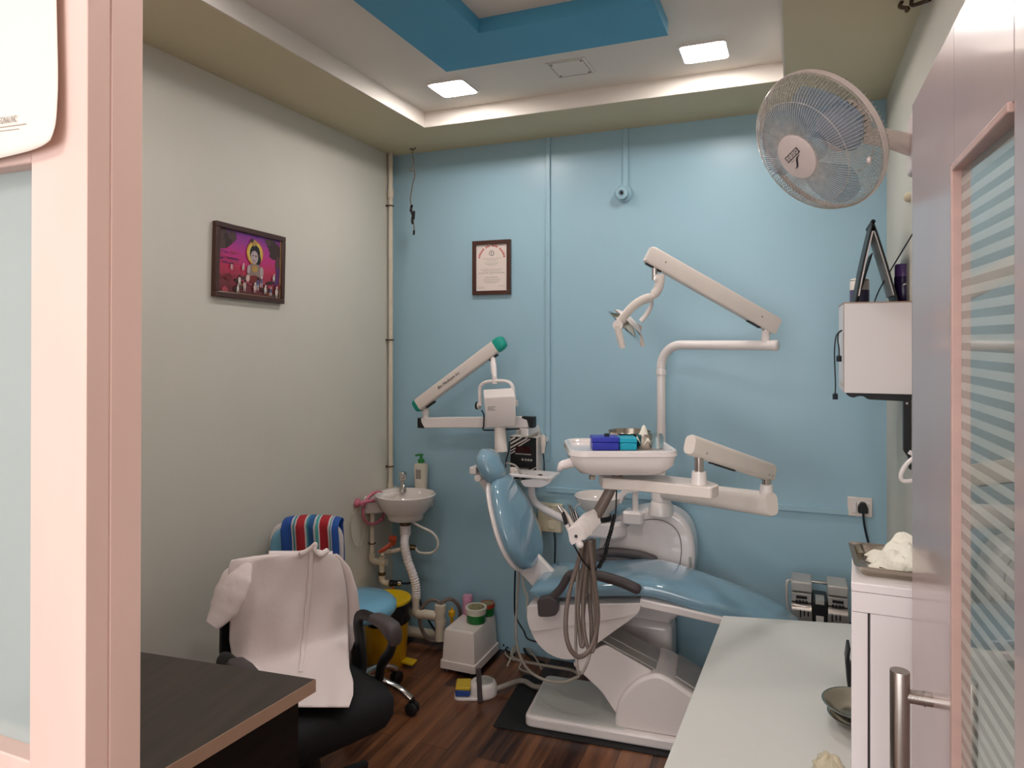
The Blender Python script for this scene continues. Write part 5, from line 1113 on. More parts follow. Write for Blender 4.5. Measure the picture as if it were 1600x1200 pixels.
def tow(u, v):
    # over the top edge of the backrest: v 0 front hem, .5 crest, 1 rear hem
    x = tx0 + (tx1 - tx0) * u; top = .105; L_ = .25
    s = v * 2 * L_ + .08 * 0 - L_
    fold = .006 * math.sin(u * 22 + v * 3) * min(1, abs(s) / .08)
    dr_ = .035 * max(0, (abs(x - .02) / .12) ** 3)
    if abs(s) < .055:
        a = s / .055 * PI / 2; off_ = -.008 - math.sin(a) * -.0
        return bc_ + r_v * x + f_ * (.013 - .05 * math.sin(a) * 1.0) + Vector((0, 0, top - dr_ * .4 + .022 * math.cos(a)))
    sg = 1 if s > 0 else -1; d = abs(s) - .055
    return bc_ + r_v * (x + .004 * math.sin(v * 9)) + f_ * (.013 - sg * (.05 + .004 + fold)) + Vector((0, 0, top - dr_ * .4 - d))
tw.grid(tow, 40, 40, uv=True)
tag(tw.build('striped_towel', M['towel'], smooth=180, solid=.006), 'striped red and blue towel draped over the stool backrest', 'towel')

# ================================================================== OFFICE CHAIR WITH COAT
oc = K(-.66, 2.25, 0); f2 = Vector((.898, -.40, 0)).normalized(); r2 = Vector((.40, .898, 0)).normalized()
OT = Matrix(((r2.x, -f2.x, 0, oc.x), (r2.y, -f2.y, 0, oc.y), (0, 0, 1, 0), (0, 0, 0, 1)))     # local x right, y to the back
ocr = thing('office_chair', 'black office chair facing the desk under the white coat', 'office chair', oc)
b = MB(OT); R = []
for z, g in ((.345, .04), (.355, .012), (.385, 0), (.43, 0), (.455, .012), (.466, .04), (.469, .1)): R.append([(x, y, z) for x, y in rpoly([(-.215 + g, -.215 + g), (.215 - g, -.215 + g), (.205 - g, .21 - g), (-.205 + g, .21 - g)], .08, 7)])
b.loft(R); b.build('seat', M['blackfab'], ocr, smooth=60)
b = MB(OT); R = []
for t, g in ((0, .02), (.01, 0), (.03, 0), (.042, .02)): R.append([(x, .235 + t + .02 * (z - .5), z) for x, z in rpoly([(-.19 + g, .50 + g), (.17 - g, .50 + g), (.16 - g, .79 - g), (-.18 + g, .79 - g)], .06, 5)])
b.loft(R); b.build('backrest', M['blackfab'], ocr, smooth=60)
b = MB(OT); b.bar((0, .1, .36), (0, .30, .40), .06, .02); b.bar((0, .295, .38), (0, .29, .62), .06, .018, (0, 1, 0)); b.build('back_bracket', M['black'], ocr)
b = MB(OT); b.box(-.1, .1, -.1, .1, .32, .346); b.build('seat_mechanism', M['black'], ocr, bevel=.004)
b = MB(OT); b.lathe([(.040, .10), (.038, .2), (.032, .26), (.026, .262), (.026, .32), (0, .32)], (0, 0, 0), n=20); b.build('column', M['black'], ocr)
for k in range(5):
    a = .3 + k * 2 * PI / 5; dv = Vector((math.cos(a), math.sin(a), 0)); pv_ = Vector((-dv.y, dv.x, 0))
    b = MB(OT); b.tube([dv * .03 + Vector((0, 0, .11)), dv * .15 + Vector((0, 0, .10)), dv * .27 + Vector((0, 0, .07))], [.024, .02, .016], 10); b.build('base_leg', M['black'], ocr)
    b = MB(OT)
    for q in (-.013, .013): b.lathe([(0, -.008), (.024, -.008), (.028, 0), (.024, .008), (0, .008)], dv * .27 + pv_ * q + Vector((0, 0, .028)), pv_, n=16)
    b.lathe([(.01, .03), (.01, .07), (0, .07)], dv * .27, n=10); b.build('caster', M['black'], ocr)
for sg in (-1, 1):
    x = .245 * sg
    b = MB(OT); pt = [(x - .03 * sg, .07, .38), (x, .08, .42), (x, .09, .50), (x, .105, .575), (x, .08, .612), (x, .0, .622), (x, -.075, .618), (x, -.115, .59), (x, -.10, .54), (x, -.05, .48), (x - .0 * sg, -.03, .42), (x - .03 * sg, -.03, .38)]
    b.tube(spl(pt, 5), .015, 9, flat=1.35); b.build('armrest_loop', M['black'], ocr, smooth=60)
    b = MB(OT); R = []
    for y, w_, h_ in ((-.140, .012, .022), (-.133, .026, .034), (-.115, .030, .030), (-.07, .030, .018), (-.01, .028, .015), (.01, .012, .01)): R.append([(x + p, y, .628 + q - (.026 if y < -.12 else .014 if y < -.1 else 0)) for p, q in sup(w_, h_, 3, 16)])
    b.loft(R); b.build('armrest_pad', M['greyplastic'], ocr, smooth=60)

# white coat hung over the backrest
D0 = 2.43
def Dc(px): return 3.165 / (1 - .96 * (px - 800) / F)
ct = thing('white_coat', 'white doctor coat hung over the back of the office chair', 'coat', atD(450, 1000, D0))
rows = [(858, 487, 494), (862, 470, 512), (868, 405, 522), (874, 362, 530), (885, 357, 534), (910, 356, 540), (940, 357, 543), (970, 359, 544), (1000, 358, 544), (1025, 362, 545), (1045, 373, 546), (1065, 400, 552), (1085, 430, 552), (1105, 455, 545)]
def interp(v):
    y = rows[0][0] + (rows[-1][0] - rows[0][0]) * v
    for a, c in zip(rows, rows[1:]):
        if y <= c[0] + 1e-6:
            t = (y - a[0]) / (c[0] - a[0]); return y, a[1] + (c[1] - a[1]) * t, a[2] + (c[2] - a[2]) * t
def coatp(u, v, back=0):
    y, a, c = interp(v); x = a + (c - a) * u
    d = Dc(x) - .02 * math.sin(PI * u)
    e2_ = (1.6 - .496) * F / (y - 530) - .008
    if y > 900: d = -.035 * math.log(math.exp(-d / .035) + math.exp(-e2_ / .035))
    amp = .012 * min(1, v * 3) * (1 - .5 * v)
    w_ = math.sin(u * 17 + v * 5 + 1.2 * math.sin(v * 6)) * .5 + math.sin(u * 6 - v * 9) * .6 + math.sin((u * 1.6 + v) * 13) * .45
    return atD(x, y, d + amp * w_ * (1 if not back else .4) + .055 * back)
b = MB(); b.grid(lambda u, v: coatp(u, v), 56, 52); b.build('coat_body', M['coat'], ct, smooth=180, solid=.003)
b = MB(); b.grid(lambda u, v: coatp(u, v * .55, 1), 30, 24); b.build('coat_back', M['coat'], ct, smooth=180, solid=.003)
b = MB(); b.grid(lambda u, v: coatp(u, v * .02 + .0, u * 0 + v) if False else (lambda A_, B_: A_ + (B_ - A_) * v + Vector((0, 0, .012 * math.sin(PI * v))))(coatp(u, .035 + .0), coatp(u, .035, 1)), 40, 6); b.build('coat_shoulder', M['coat'], ct, smooth=180, solid=.003)
# placket seam
b = MB()
sp = [(487, 862), (486, 885), (484, 910), (482, 935), (479, 960), (477, 985), (474, 1010), (471, 1035), (469, 1050)]
def onc(x, y, lift=.006):
    v = (y - rows[0][0]) / (rows[-1][0] - rows[0][0]); _, a, c = interp(v); u = (x - a) / (c - a); p = coatp(u, v); return p - (p - Vector((0, 0, H))).normalized() * lift
L1 = spl([onc(x - 3.5, y) for x, y in sp], 8); R1 = spl([onc(x + 3.5, y) for x, y in sp], 8)
n = len(L1) - 1
def plk(u, v):
    i = min(int(v * n), n - 1); t = v * n - i; A_ = L1[i] + (L1[i + 1] - L1[i]) * t; B_ = R1[i] + (R1[i + 1] - R1[i]) * t
    return A_ + (B_ - A_) * (u + .15 * math.sin(v * 40) * .4)
b.grid(plk, 4, 70); b.build('placket', M['coat'], ct, smooth=180, solid=.004)
b = MB()
cl_ = [(468, 866), (478, 862), (487, 856), (492, 851), (494, 853), (492, 860), (500, 866), (512, 860)]
b.tube(spl([onc(x, max(y, 859), .012) + Vector((0, 0, max(0, 859 - y) * .0022)) for x, y in cl_], 5), .010, 10, flat=.5); b.build('collar', M['coat'], ct, smooth=60)
def sleeve(pts, name='sleeve'):
    P = spl([atD(x, y, Dc(x) + dd) for x, y, r, dd in pts], 6); rs = [p[2] for p in pts]; m = len(P)
    rad = []
    for i in range(m):
        t = i / (m - 1) * (len(rs) - 1); k = min(int(t), len(rs) - 2); rad.append((rs[k] + (rs[k + 1] - rs[k]) * (t - k)) * D0 / F * (1 + .02 * math.sin(i * 1.1)))
    b = MB(); b.tube(P, rad, 18, flat=.42, up=K(1, 0, 0)); return b.build(name, M['coat'], ct, smooth=60)
sleeve([(384, 878, 10, .0), (372, 900, 23, -.005), (361, 925, 25, -.01), (350, 950, 22, -.01), (338, 968, 15, -.01), (331, 977, 11, -.01)])
sleeve([(520, 868, 8, .02), (534, 890, 14, .02), (543, 920, 16, .02), (549, 950, 14, .02), (549, 975, 13, .02), (545, 1000, 10, .02), (541, 1015, 8, .02)])
b = MB(); q = [onc(x, y, .004) for x, y in ((470, 1098), (500, 1090), (530, 1074), (552, 1060), (552, 1078), (545, 1086), (530, 1094), (500, 1102))]
b.bm.free()

# ================================================================== DESK
dz = .76
dk_ = thing('office_desk', 'dark wood-grain desk with pale edge band near the doorway', 'desk', (-1.5, 1.1, 0))
e0 = atZ(493, 1061, dz); e1 = atZ(218, 1018, dz); e2 = atZ(258, 1200, dz)
far = (e1 - e0).normalized(); near = (e2 - e0).normalized()
c2_ = e0 + near * .62; c3_ = e0 + far * .84; c4_ = c3_ + near * .62
b = MB(); b.prismZ([(p.x, p.y) for p in (e0, c2_, c4_, c3_)], dz - .031, dz); b.build('desk_top', M['desk'], dk_, bevel=.0008, seg=1)
nr = Vector((-near.y, near.x, 0)); nr = nr if nr.x > 0 else -nr
b = MB(); b.bar(e0 + nr * .0006 + Vector((0, 0, -.0155)), c2_ + nr * .0006 + Vector((0, 0, -.0155)), .0016, .031); lab(b.build('edge_band', M['brownband'], dk_), 'light brown edge band')
b = MB(); s0_ = e0 - nr * .04 + near * .03; s1d = c2_ - nr * .04 - near * .02
b.bar(Vector((s0_.x, s0_.y, (dz - .031) / 2)), Vector((s1d.x, s1d.y, (dz - .031) / 2)), .025, dz - .031); b.build('side_panel', M['deskside'], dk_)
b = MB(); s0_ = e0 - nr * .05 + near * .12; s1d = c3_ + nr * .08 + near * .12
b.bar(Vector((s0_.x, s0_.y, .45)), Vector((s1d.x, s1d.y, .45)), .02, .5); b.build('front_panel', M['deskside'], dk_)
b = MB(); s0_ = c3_ + nr * .06 + near * .03; s1d = c4_ + nr * .06 - near * .02
b.bar(Vector((s0_.x, s0_.y, (dz - .031) / 2)), Vector((s1d.x, s1d.y, (dz - .031) / 2)), .025, dz - .031); b.build('side_panel', M['deskside'], dk_)

# ================================================================== CALENDAR ON THE PARTITION
cr = atY(91, 150, YP0 - .012); cbm = atY(80, 222, YP0 - .015); cx1 = cr.x; cz0 = 1.828; cx0 = cx1 - .33; cz1 = 2.35
cal = thing('wall_calendar', 'white paper calendar sheet curling on the pink partition frame', 'calendar', ((cx0 + cx1) / 2, YP0, cz0))
def cp_(u, v):
    x = cx0 + (cx1 - cx0) * u; z = cz0 + (cz1 - cz0) * v
    lo = max(0, 1 - v / .22)
    y = YP0 - .004 - .006 * math.sin(PI * u) - .006 * lo ** 2 * (.4 + .6 * u) - .008 * (u ** 6)
    l2 = max(0, 1 - v / .07)
    x -= .006 * (l2 ** 2) * (u ** 8) + .016 * max(0, (v - .16)) * (u ** 3); z += .007 * (u ** 14) * l2 + .014 * u * (1 - v) ** 4
    return Vector((x, y, z))
b = MB(); b.grid(cp_, 30, 40); b.build('sheet', M['coat'] if False else mat('calendar_paper', '#f2e9df', .6, var=.02), cal, smooth=180, solid=.0008)
def onp(u, v): return cp_(u, v) + Vector((0, -.0012, 0))
b = MB()
def proj_cal(px, py):
    p = atY(px, py, YP0 - .012); u = (p.x - cx0) / (cx1 - cx0); v = (p.z - cz0) / (cz1 - cz0)
    q = onp(u, v); return Vector((p.x, q.y - .0005, p.z))
for (u0, u1, v0, v1) in ((42, 1.6, 199, 193), (31, 1.2, 205, 201)):
    pa_ = [atY(x, y, YP0 - .0) for x, y in ((-2, v0), (u0, v1))]; b.grid(lambda u, v: proj_cal(-3 + (u0 + 3) * u, v0 + (v1 - v0) * u + u1 * v), 8, 1)
b.build('print_line', M['ptext'], cal, solid=.0003)
tA, tB = proj_cal(1, 190), proj_cal(28, 186); tz = proj_cal(14, 180) - proj_cal(14, 195)
text('lettering', 'SONAI INC', .0128, frame((tA + tB) / 2 + Vector((0, -.001, 0)), tB - tA, tz) @ Matrix.Diagonal(((tB - tA).length / .066, 1, 1, 1)), M['gtext'], cal, extrude=.0001)

# ================================================================== WALL FAN
fC = atD(1281, 221, 2.0); vw = (fC - Vector((0, 0, H))).normalized()
frt = vw.cross(Vector((0, 0, 1))).normalized(); fup = frt.cross(vw)
ti = math.radians(48); fn_ = (frt * (-.855) + fup * (-.52)) * math.sin(ti) - vw * math.cos(ti); fn_.normalize()
fu = (fup - fn_ * fup.dot(fn_)).normalized(); fr_ = fu.cross(fn_)
FS = 1.04
fan = thing('wall_fan', 'white wall-mounted fan with round wire guard on the right wall', 'fan', fC)
RF = .2
def fp(r, a, h): return fC + (fr_ * math.cos(a) + fu * math.sin(a)) * (r * FS) + fn_ * h
def wires(name, prof, n, rad, mt, rings=(), twist=0):
    b = MB()
    for k in range(n):
        a = 2 * PI * k / n; P = [fp(r, a + twist * (RF - r), h) for r, h in prof]; b.tube(P, rad, 4, cap=False)
    for r, h in rings: b.tube([fp(r, 2 * PI * k / 72, h) for k in range(72)], rad * 1.3, 5, loop=True)
    o = b.build(name, mt, fan, smooth=180, recalc=False); return o
wires('front_guard', [(.062, .094), (.10, .091), (.14, .082), (.168, .065), (.189, .042), (.199, .018), (.200, .004)], 120, .00105, M['fanwire'], ((.150, .076), (.199, .012)))
wires('rear_guard', [(.062, -.054), (.12, -.053), (.16, -.046), (.189, -.030), (.199, -.014), (.200, -.002)], 90, .00105, M['fanwire'], ((.13, -.052),))
b = MB(); n = 72; b.loft([[fp(r, 2 * PI * k / n, h) for k in range(n)] for r, h in ((.2005, -.008), (.203, -.008), (.2035, .009), (.201, .009))], loop=True); b.build('guard_band', M['fanwhite'], fan, smooth=50)
b = MB(); b.lathe([(.066, .088), (.068, .092), (.066, .097), (.045, .101), (0, .103)], fC, fn_, n=40); hub = b.build('hub_badge', M['fanwhite'], fan, smooth=50)
rx = (fr_ * math.cos(.52) + fu * math.sin(.52)); ry = fn_.cross(rx)
hb0 = fC + fn_ * .1036
b = MB()
o = hb0 + ry * .012
b.loft([[o + rx * (sx * .0315) + ry * (sy * .0088) + fn_ * z for sx, sy in ((-1, -1), (1, -1), (1, 1), (-1, 1))] for z in (-.0045, -.0002)])
b.build('badge_plate', M['ltext'], hub, smooth=0)
b = MB()
for k in range(4):
    q = o + rx * ((k - 1.5) * .0150)
    MB().loft([[q + rx * (sx * .0060) + ry * (sy * .0062) + fn_ * z for sx, sy in ((-1, -1), (1, -1), (1, 1), (-1, 1))] for z in (-.0015, .0004)]).build('badge_square', M['fanwhite'], hub, smooth=0)
b.bm.free()
for k, ch_ in enumerate('USHA'):
    text('letter', ch_, .0120, frame(o + rx * ((k - 1.5) * .0150) + fn_ * .0006, rx, ry), M['ltext'], hub, extrude=.0003)
b = MB(); sw = [hb0 + rx * (x * .001) + ry * (y * .001) for x, y in ((-24, -22), (-14, -22), (-6, -17), (4, -7), (13, -2), (25, -1))]
P = spl(sw, 6); m = len(P); b.tube(P, [max(.0004, .0026 * math.sin(PI * i / (m - 1)) ** .8) for i in range(m)], 8, flat=1.0); b.build('badge_swoosh', M['ltext'], hub, smooth=60)
b = MB()
for (x, w) in ((-15, 9), (-4, 5), (7, 4), (15, 9)):
    q = hb0 + rx * (x * .001) + ry * -.002; b.loft([[q + rx * (sx * w * .0005) + ry * (sy * .0018) + fn_ * z for sx, sy in ((-1, -1), (1, -1), (1, 1), (-1, 1))] for z in (-.002, .0003)])
b.build('badge_line', M['ptext'], hub, smooth=0)
b = MB(); b.lathe([(.045, .02), (.045, .06), (.035, .075), (0, .08)], fC, fn_, n=28); b.build('blade_hub', M['fanblade'], fan, smooth=50)
for k in range(3):
    a0_ = k * 2 * PI / 3 + .5
    b = MB(); b.grid(lambda u, v: fp(.042 + .138 * u, a0_ + (v - .5) * (1.0 + .9 * math.sin(PI * min(1, u * 1.05)) ** .7) + .35 * u, .03 + .035 * (v - .5)), 14, 14)
    b.build('blade', M['fanblade'], fan, smooth=180, solid=.0015)
b = MB(); b.lathe([(.05, -.054), (.062, -.057), (.064, -.12), (.055, -.15), (.03, -.165), (0, -.168)], fC, fn_, n=32); b.build('motor_housing', M['fanwhite'], fan, smooth=50)
b = MB()
for k in range(26):
    a = 2 * PI * k / 26; b.bar(fp(.0635, a, -.085), fp(.0655, a, -.115), .004, .002, fp(1, a, 0) - fC)
b.build('motor_vent', M['greyplastic'], fan, smooth=0)
am = fC - fn_ * .12; wm = Vector((XR, am.y + .16, am.z - .045))
b = MB(); b.tube([am + Vector((.0, .0, -.035)), am + (wm - am) * .45 + Vector((0, 0, -.015)), wm - Vector((.03, 0, 0))], [.021, .027, .034], 20, flat=.8); b.build('arm', M['fanwhite'], fan, smooth=60)
b = MB(); b.box(XR - .035, XR, wm.y - .055, wm.y + .055, wm.z - .09, wm.z + .09); b.build('wall_bracket', M['fanwhite'], fan, bevel=.012, seg=3)
b = MB(); b.tube([fp(.183, -.25, .048), fp(.19, -.25, .044)], .010, 14); b.build('guard_emblem', M['fanwhite'], fan)

# ================================================================== RIGHT WALL: cabinet on bracket and things on it
WY0, WY1, WZ0, WZ1, WX0 = 2.60, 2.90, 1.418, 1.722, .157
wc = thing('wall_cabinet', 'white box cabinet on a black shelf bracket high on the right wall', 'cabinet', ((WX0 + XR) / 2, 2.8, WZ0))
MB().box(WX0, XR, WY0, WY1, WZ0, WZ1).build('cabinet_body', M['laminate'], wc, bevel=.0015, seg=1)
MB().box(WX0 - .0015, WX0 - .0002, WY0 + .0, WY0 + .004, WZ0, WZ1).build('edge_strip', M['brownband'], wc)
MB().box(WX0 - .001, XR, WY0 - .001, WY1 + .001, WZ1, WZ1 + .0035).build('top_edging', M['brownband'], wc)
for y in (WY0 + .02,):
    br = thing('shelf_bracket', 'black shelf bracket under the white wall cabinet on the right wall', 'bracket', (XR, y, 1.2))
    zt0 = WZ0 - .001
    b = MB(); b.prismY(rpoly([(WX0 + .005, zt0), (XR, zt0), (XR, zt0 - .024), (WX0 + .075, zt0 - .021), (WX0 + .06, zt0 - .010), (WX0 + .045, zt0 - .0105), (WX0 + .03, zt0 - .017), (WX0 + .015, zt0 - .012)], .006, 3), y, y + .03); b.build('shelf_arm', M['black'], br, bevel=.002)
    b = MB(); b.prismY(rpoly([(XR - .022, zt0 - .023), (XR, zt0 - .023), (XR, zt0 - .25), (XR - .006, zt0 - .25), (XR - .008, zt0 - .21), (XR - .022, zt0 - .19)], .004, 3), y, y + .03); b.build('wall_leg', M['black'], br, bevel=.002)
    b = MB(); b.lathe([(.004, 0), (.004, .002), (0, .0025)], (XR - .013, y, zt0 - .03), (0, -1, 0), n=10); b.build('screw', M['greymetal'], br)
zc_ = WZ1 + .0036
bk = thing('binder', 'dark open binder standing tent-like on the wall cabinet', 'binder', (.245, 2.72, zc_))
ap = atY(1364.5, 346, 2.66); bl = atY(1337, 471, 2.66); brr = atY(1403, 470, 2.66)
for nm_, tgt, bow in (('cover', bl, -.012), ('cover', brr, .010)):
    b = MB(); pz = [ap + (Vector((tgt.x, 2.66, zc_)) - ap) * t + Vector((bow * math.sin(PI * t) * -.0 + bow * (t ** 2 - t) * -1.0, 0, 0)) for t in [i / 10 for i in range(11)]]
    b.loft([[Vector((p.x - w_, 2.66, p.z)), Vector((p.x + w_, 2.66, p.z)), Vector((p.x + w_, 2.85, p.z)), Vector((p.x - w_, 2.85, p.z))] for p in pz for w_ in (.0022,)]); b.build(nm_, M['black'], bk, smooth=40)
    sg = 1 if tgt is bl else -1
    b = MB(); b.loft([[Vector((p.x - w_ + sg * .0055, 2.662, p.z - .004)), Vector((p.x + w_ + sg * .0055, 2.662, p.z - .004)), Vector((p.x + w_ + sg * .0055, 2.845, p.z - .004)), Vector((p.x - w_ + sg * .0055, 2.845, p.z - .004))] for p in pz[1:-1] for w_ in (.0022,)]); b.build('pages', M['greymetal'] if sg < 0 else M['white'], bk, smooth=40)
b = MB(); b.tube([(ap.x, 2.66, ap.z), (ap.x, 2.85, ap.z)], .0075, 12); b.build('spine', M['black'], bk)
b = MB(); b.bar((ap.x + .004, 2.80, ap.z - .10), (ap.x - .045, 2.80, zc_), .14, .004, (1, 0, .3)); tag(b.build('notebook', M['black'], bevel=.001), 'thin dark notebook leaning inside the open binder', 'notebook')
cnp = Vector((atY(1412, 440, 2.76).x, 2.76, zc_))
pc_ = thing('spray_can', 'purple capped spray can on the wall cabinet right of the binder', 'spray can', cnp)
zt_c = atY(1412, 413, 2.76).z
b = MB(); b.lathe([(.028, 0), (.030, .003), (.030, (zt_c - zc_) * .66), (.027, (zt_c - zc_) * .70), (0, (zt_c - zc_) * .7)], cnp, n=26); pb_ = b.build('can', M['purpledark'], pc_, smooth=50)
b = MB(); b.lathe([(.0285, (zt_c - zc_) * .66), (.0285, (zt_c - zc_) * .96), (.026, (zt_c - zc_)), (0, (zt_c - zc_))], cnp, n=26); b.build('cap', M['purple'], pc_, smooth=50)
b = MB(); b.tube(spl([cnp + Vector((-.008, -.0300, .06)), cnp + Vector((.002, -.0308, .066)), cnp + Vector((.014, -.0285, .066))], 4), [.001] * 2 + [.003] * 5 + [.002] * 2, 6); b.build('printed_mark', M['whitegloss'], pb_)
cnw = Vector((atY(1343, 440, 2.865).x, 2.865, zc_))
pw_ = thing('spray_can', 'white spray can with blue label on the wall cabinet behind the binder', 'spray can', cnw)
hz_ = atY(1348, 434, 2.865).z - zc_
b = MB(); b.lathe([(.031, 0), (.033, .003), (.033, hz_ * .9), (.028, hz_ * .96), (.012, hz_), (0, hz_)], cnw, n=26); b.build('can', M['warmwhite'], pw_, smooth=50)
b = MB(); b.lathe([(.0333, hz_ * .1), (.0333, hz_ * .55)], cnw, n=26); b.build('label_band', ARTC['blue'], pw_)
b = MB(); b.lathe([(.0336, hz_ * .88), (.0336, hz_ * .91)], cnw, n=26); b.build('top_ring', M['chrome'], pw_)
# cords at the cabinet
cdt = thing('dangling_cord', 'thin black cord with two small plugs dangling at the left of the wall cabinet', 'cord', (WX0 - .03, 2.62, 1.5))
YC = 2.61
b = MB(); b.tube(spl([atY(1316, 516, YC), atY(1311, 519, YC), atY(1309, 530, YC), atY(1311, 545, YC), atY(1311, 556, YC)], 5), .0022, 6); b.tube(spl([atY(1315, 517, YC), atY(1307, 524, YC), atY(1304, 545, YC), atY(1304.5, 575, YC), atY(1305.5, 600, YC), atY(1305, 614, YC)], 5), .0022, 6); b.build('cord', M['cable'], cdt)
for x, y0_, y1_ in ((1311, 555, 565), (1305, 614, 624)):
    b = MB(); b.tube([atY(x, y0_, YC), atY(x, y0_ + 2, YC), atY(x, y1_, YC)], [.004, .0085, .0085], 8); b.build('plug', M['cable'], cdt)
b = MB(); b.tube([atY(1315, 520, YC) + Vector((.008, 0, 0)), atY(1317, 600, YC) + Vector((.006, 0, 0))], .004, 6); b.bar(atY(1313, 600, YC), atY(1318, 600, YC), .01, .012); b.build('side_rod', M['greymetal'], cdt)
b = MB(); q0 = Vector((XR - .004, atX(1428, 362, XR - .004).y, atX(1428, 362, XR - .004).z)); b.tube(spl([q0, Vector((.29, 2.8, 1.79)), Vector((.27, 2.84, zc_ + .003))], 6), .0022, 6); tag(b.build('cable', M['cable']), 'thin dark cord running up to the right wall beside the purple can', 'cord')
# ring-shaped hanger on right wall
ry_ = 2.30; rg = Vector((XR, ry_, atY(1425, 735, ry_).z))
hg = thing('wall_ring', 'white ring-shaped hook on the right wall beside the door edge', 'hook', rg)
b = MB(); P = [atY(x, y, ry_) for x, y in ((1440, 707), (1428, 715), (1416, 726), (1408, 740), (1409, 750), (1418, 752), (1430, 750), (1442, 749))]; b.tube(spl(P, 5), .0065, 10); b.build('ring', M['whitegloss'], hg, smooth=60)
b = MB(); b.lathe([(.02, -.0), (.02, .008), (.012, .012), (0, .012)], (XR, ry_, P[0].z - .03), (-1, 0, 0), n=16); b.bar((XR - .05, ry_, P[0].z), (XR, ry_, P[0].z - .03), .012, .012); b.build('hook_base', M['whitegloss'], hg)
kb = atX(1421, 308, XR - .002)
b = MB(); b.lathe([(.016, 0), (.016, .01), (.01, .018), (0, .02)], (XR, kb.y, kb.z), (-1, 0, 0), n=16); tag(b.build('wall_hook', M['ivory'], smooth=50), 'small round cream hook on the right wall below the fan arm', 'hook')

# ================================================================== RIGHT: white table, cabinet, steelware
zw = .645
wt = thing('side_table', 'pale grey-topped side table along the right wall in the foreground', 'table', (.0, 1.9, 0))
tp2 = [(-.227, 2.487), (.352, 2.615), (.352, 1.787), (.1235, 1.787), (.1055, 1.55), (.1055, 1.28), (-.281, 1.28)]
MB().prismZ(tp2, zw - .025, zw).build('table_top', M['worktop'], wt, bevel=.001, seg=1)
MB().prismZ([(-.20, 2.45), (.33, 2.565), (.33, 1.82), (.085, 1.82), (.085, 1.32), (-.255, 1.32)], .06, zw - .025).build('table_body', M['laminate'], wt)
MB().prismZ([(-.17, 2.41), (.31, 2.52), (.31, 1.85), (.065, 1.85), (.065, 1.36), (-.225, 1.36)], 0, .06).build('plinth', M['greyplastic'], wt)
fc0 = thing('file_cabinet', 'tall narrow white cabinet beside the open door', 'cabinet', (.23, 1.66, 0))
KX0, KX1, KY0, KY1, KZ = .108, .352, 1.556, 1.785, 1.108
MB().prismZ([(KX0, KY0 + .012), (KX1, KY0 + .012), (KX1, KY1), (KX0 + .017, KY1)], 0, KZ - .018).build('carcass', M['laminate'], fc0, bevel=.001)
MB().prismZ([(KX0 - .001, KY0), (KX1, KY0), (KX1, KY1), (KX0 + .017, KY1)], KZ - .018, KZ).build('cabinet_top', M['laminate'], fc0, bevel=.002)
MB().box(KX0, KX1, KY0, KY0 + .012, KZ - .058, KZ - .0185).build('top_rail', M['laminate'], fc0)
MB().box(KX0, KX0 + .029, KY0, KY0 + .012, .01, KZ - .0595).build('stile', M['laminate'], fc0, bevel=.0008)
MB().box(KX0 + .034, KX1, KY0 + .001, KY0 + .012, .01, KZ - .0595).build('door', M['laminate'], fc0, bevel=.0008)
MB().box(KX0 + .029, KX0 + .034, KY0 + .010, KY0 + .0125, .01, KZ - .0595).build('door_gap', M['greyplastic'], fc0)
# steel tray and gauze
zk = KZ
stv = thing('steel_tray', 'steel tray with raised rim on top of the tall white cabinet', 'tray', (.235, 1.69, zk))
rg_ = lambda g, z: [(x, y, z) for x, y in rpoly([(.122 + g, 1.60 + g), (.348 - g, 1.60 + g), (.348 - g, 1.78 - g), (.122 + g, 1.78 - g)], .02, 4)]
b = MB(); b.loft([rg_(.008, zk), rg_(.002, zk + .018), rg_(-.006, zk + .021), rg_(-.006, zk + .0225), rg_(.004, zk + .0205), rg_(.010, zk + .003)]); b.build('tray', M['steelbowl'], stv, smooth=40)
random.seed(3)
gz = thing('gauze', 'crumpled white gauze heap lying in the steel tray', 'gauze', (.25, 1.70, zk + .004))
def gzf(u, v):
    x = .152 + .185 * u; y = 1.625 + .135 * v; e_ = (1 - (2 * u - 1) ** 4) * (1 - (2 * v - 1) ** 4)
    h_ = .052 * math.exp(-((u - .38) / .2) ** 2 - ((v - .6) / .35) ** 2) + .03 * math.exp(-((u - .85) / .2) ** 2 - ((v - .45) / .4) ** 2) + .012
    h_ += .008 * math.sin(u * 21 + v * 9) * math.cos(v * 17 - u * 6) + .005 * math.sin(u * 41 + v * 31)
    return Vector((x + .006 * math.sin(v * 19), y + .006 * math.sin(u * 23), zk + .0045 + max(0, h_) * e_ ** .6))
b = MB(); b.grid(gzf, 44, 36); b.build('cloth', M['gauze'], gz, smooth=50, solid=.0012)
b = MB(); b.tube(spl([(.165, 1.63, zk + .012), (.20, 1.622, zk + .008), (.225, 1.625, zk + .012), (.25, 1.615, zk + .007), (.30, 1.622, zk + .012)], 5), .004, 7); b.build('stained_edge', M['brass'], gz)
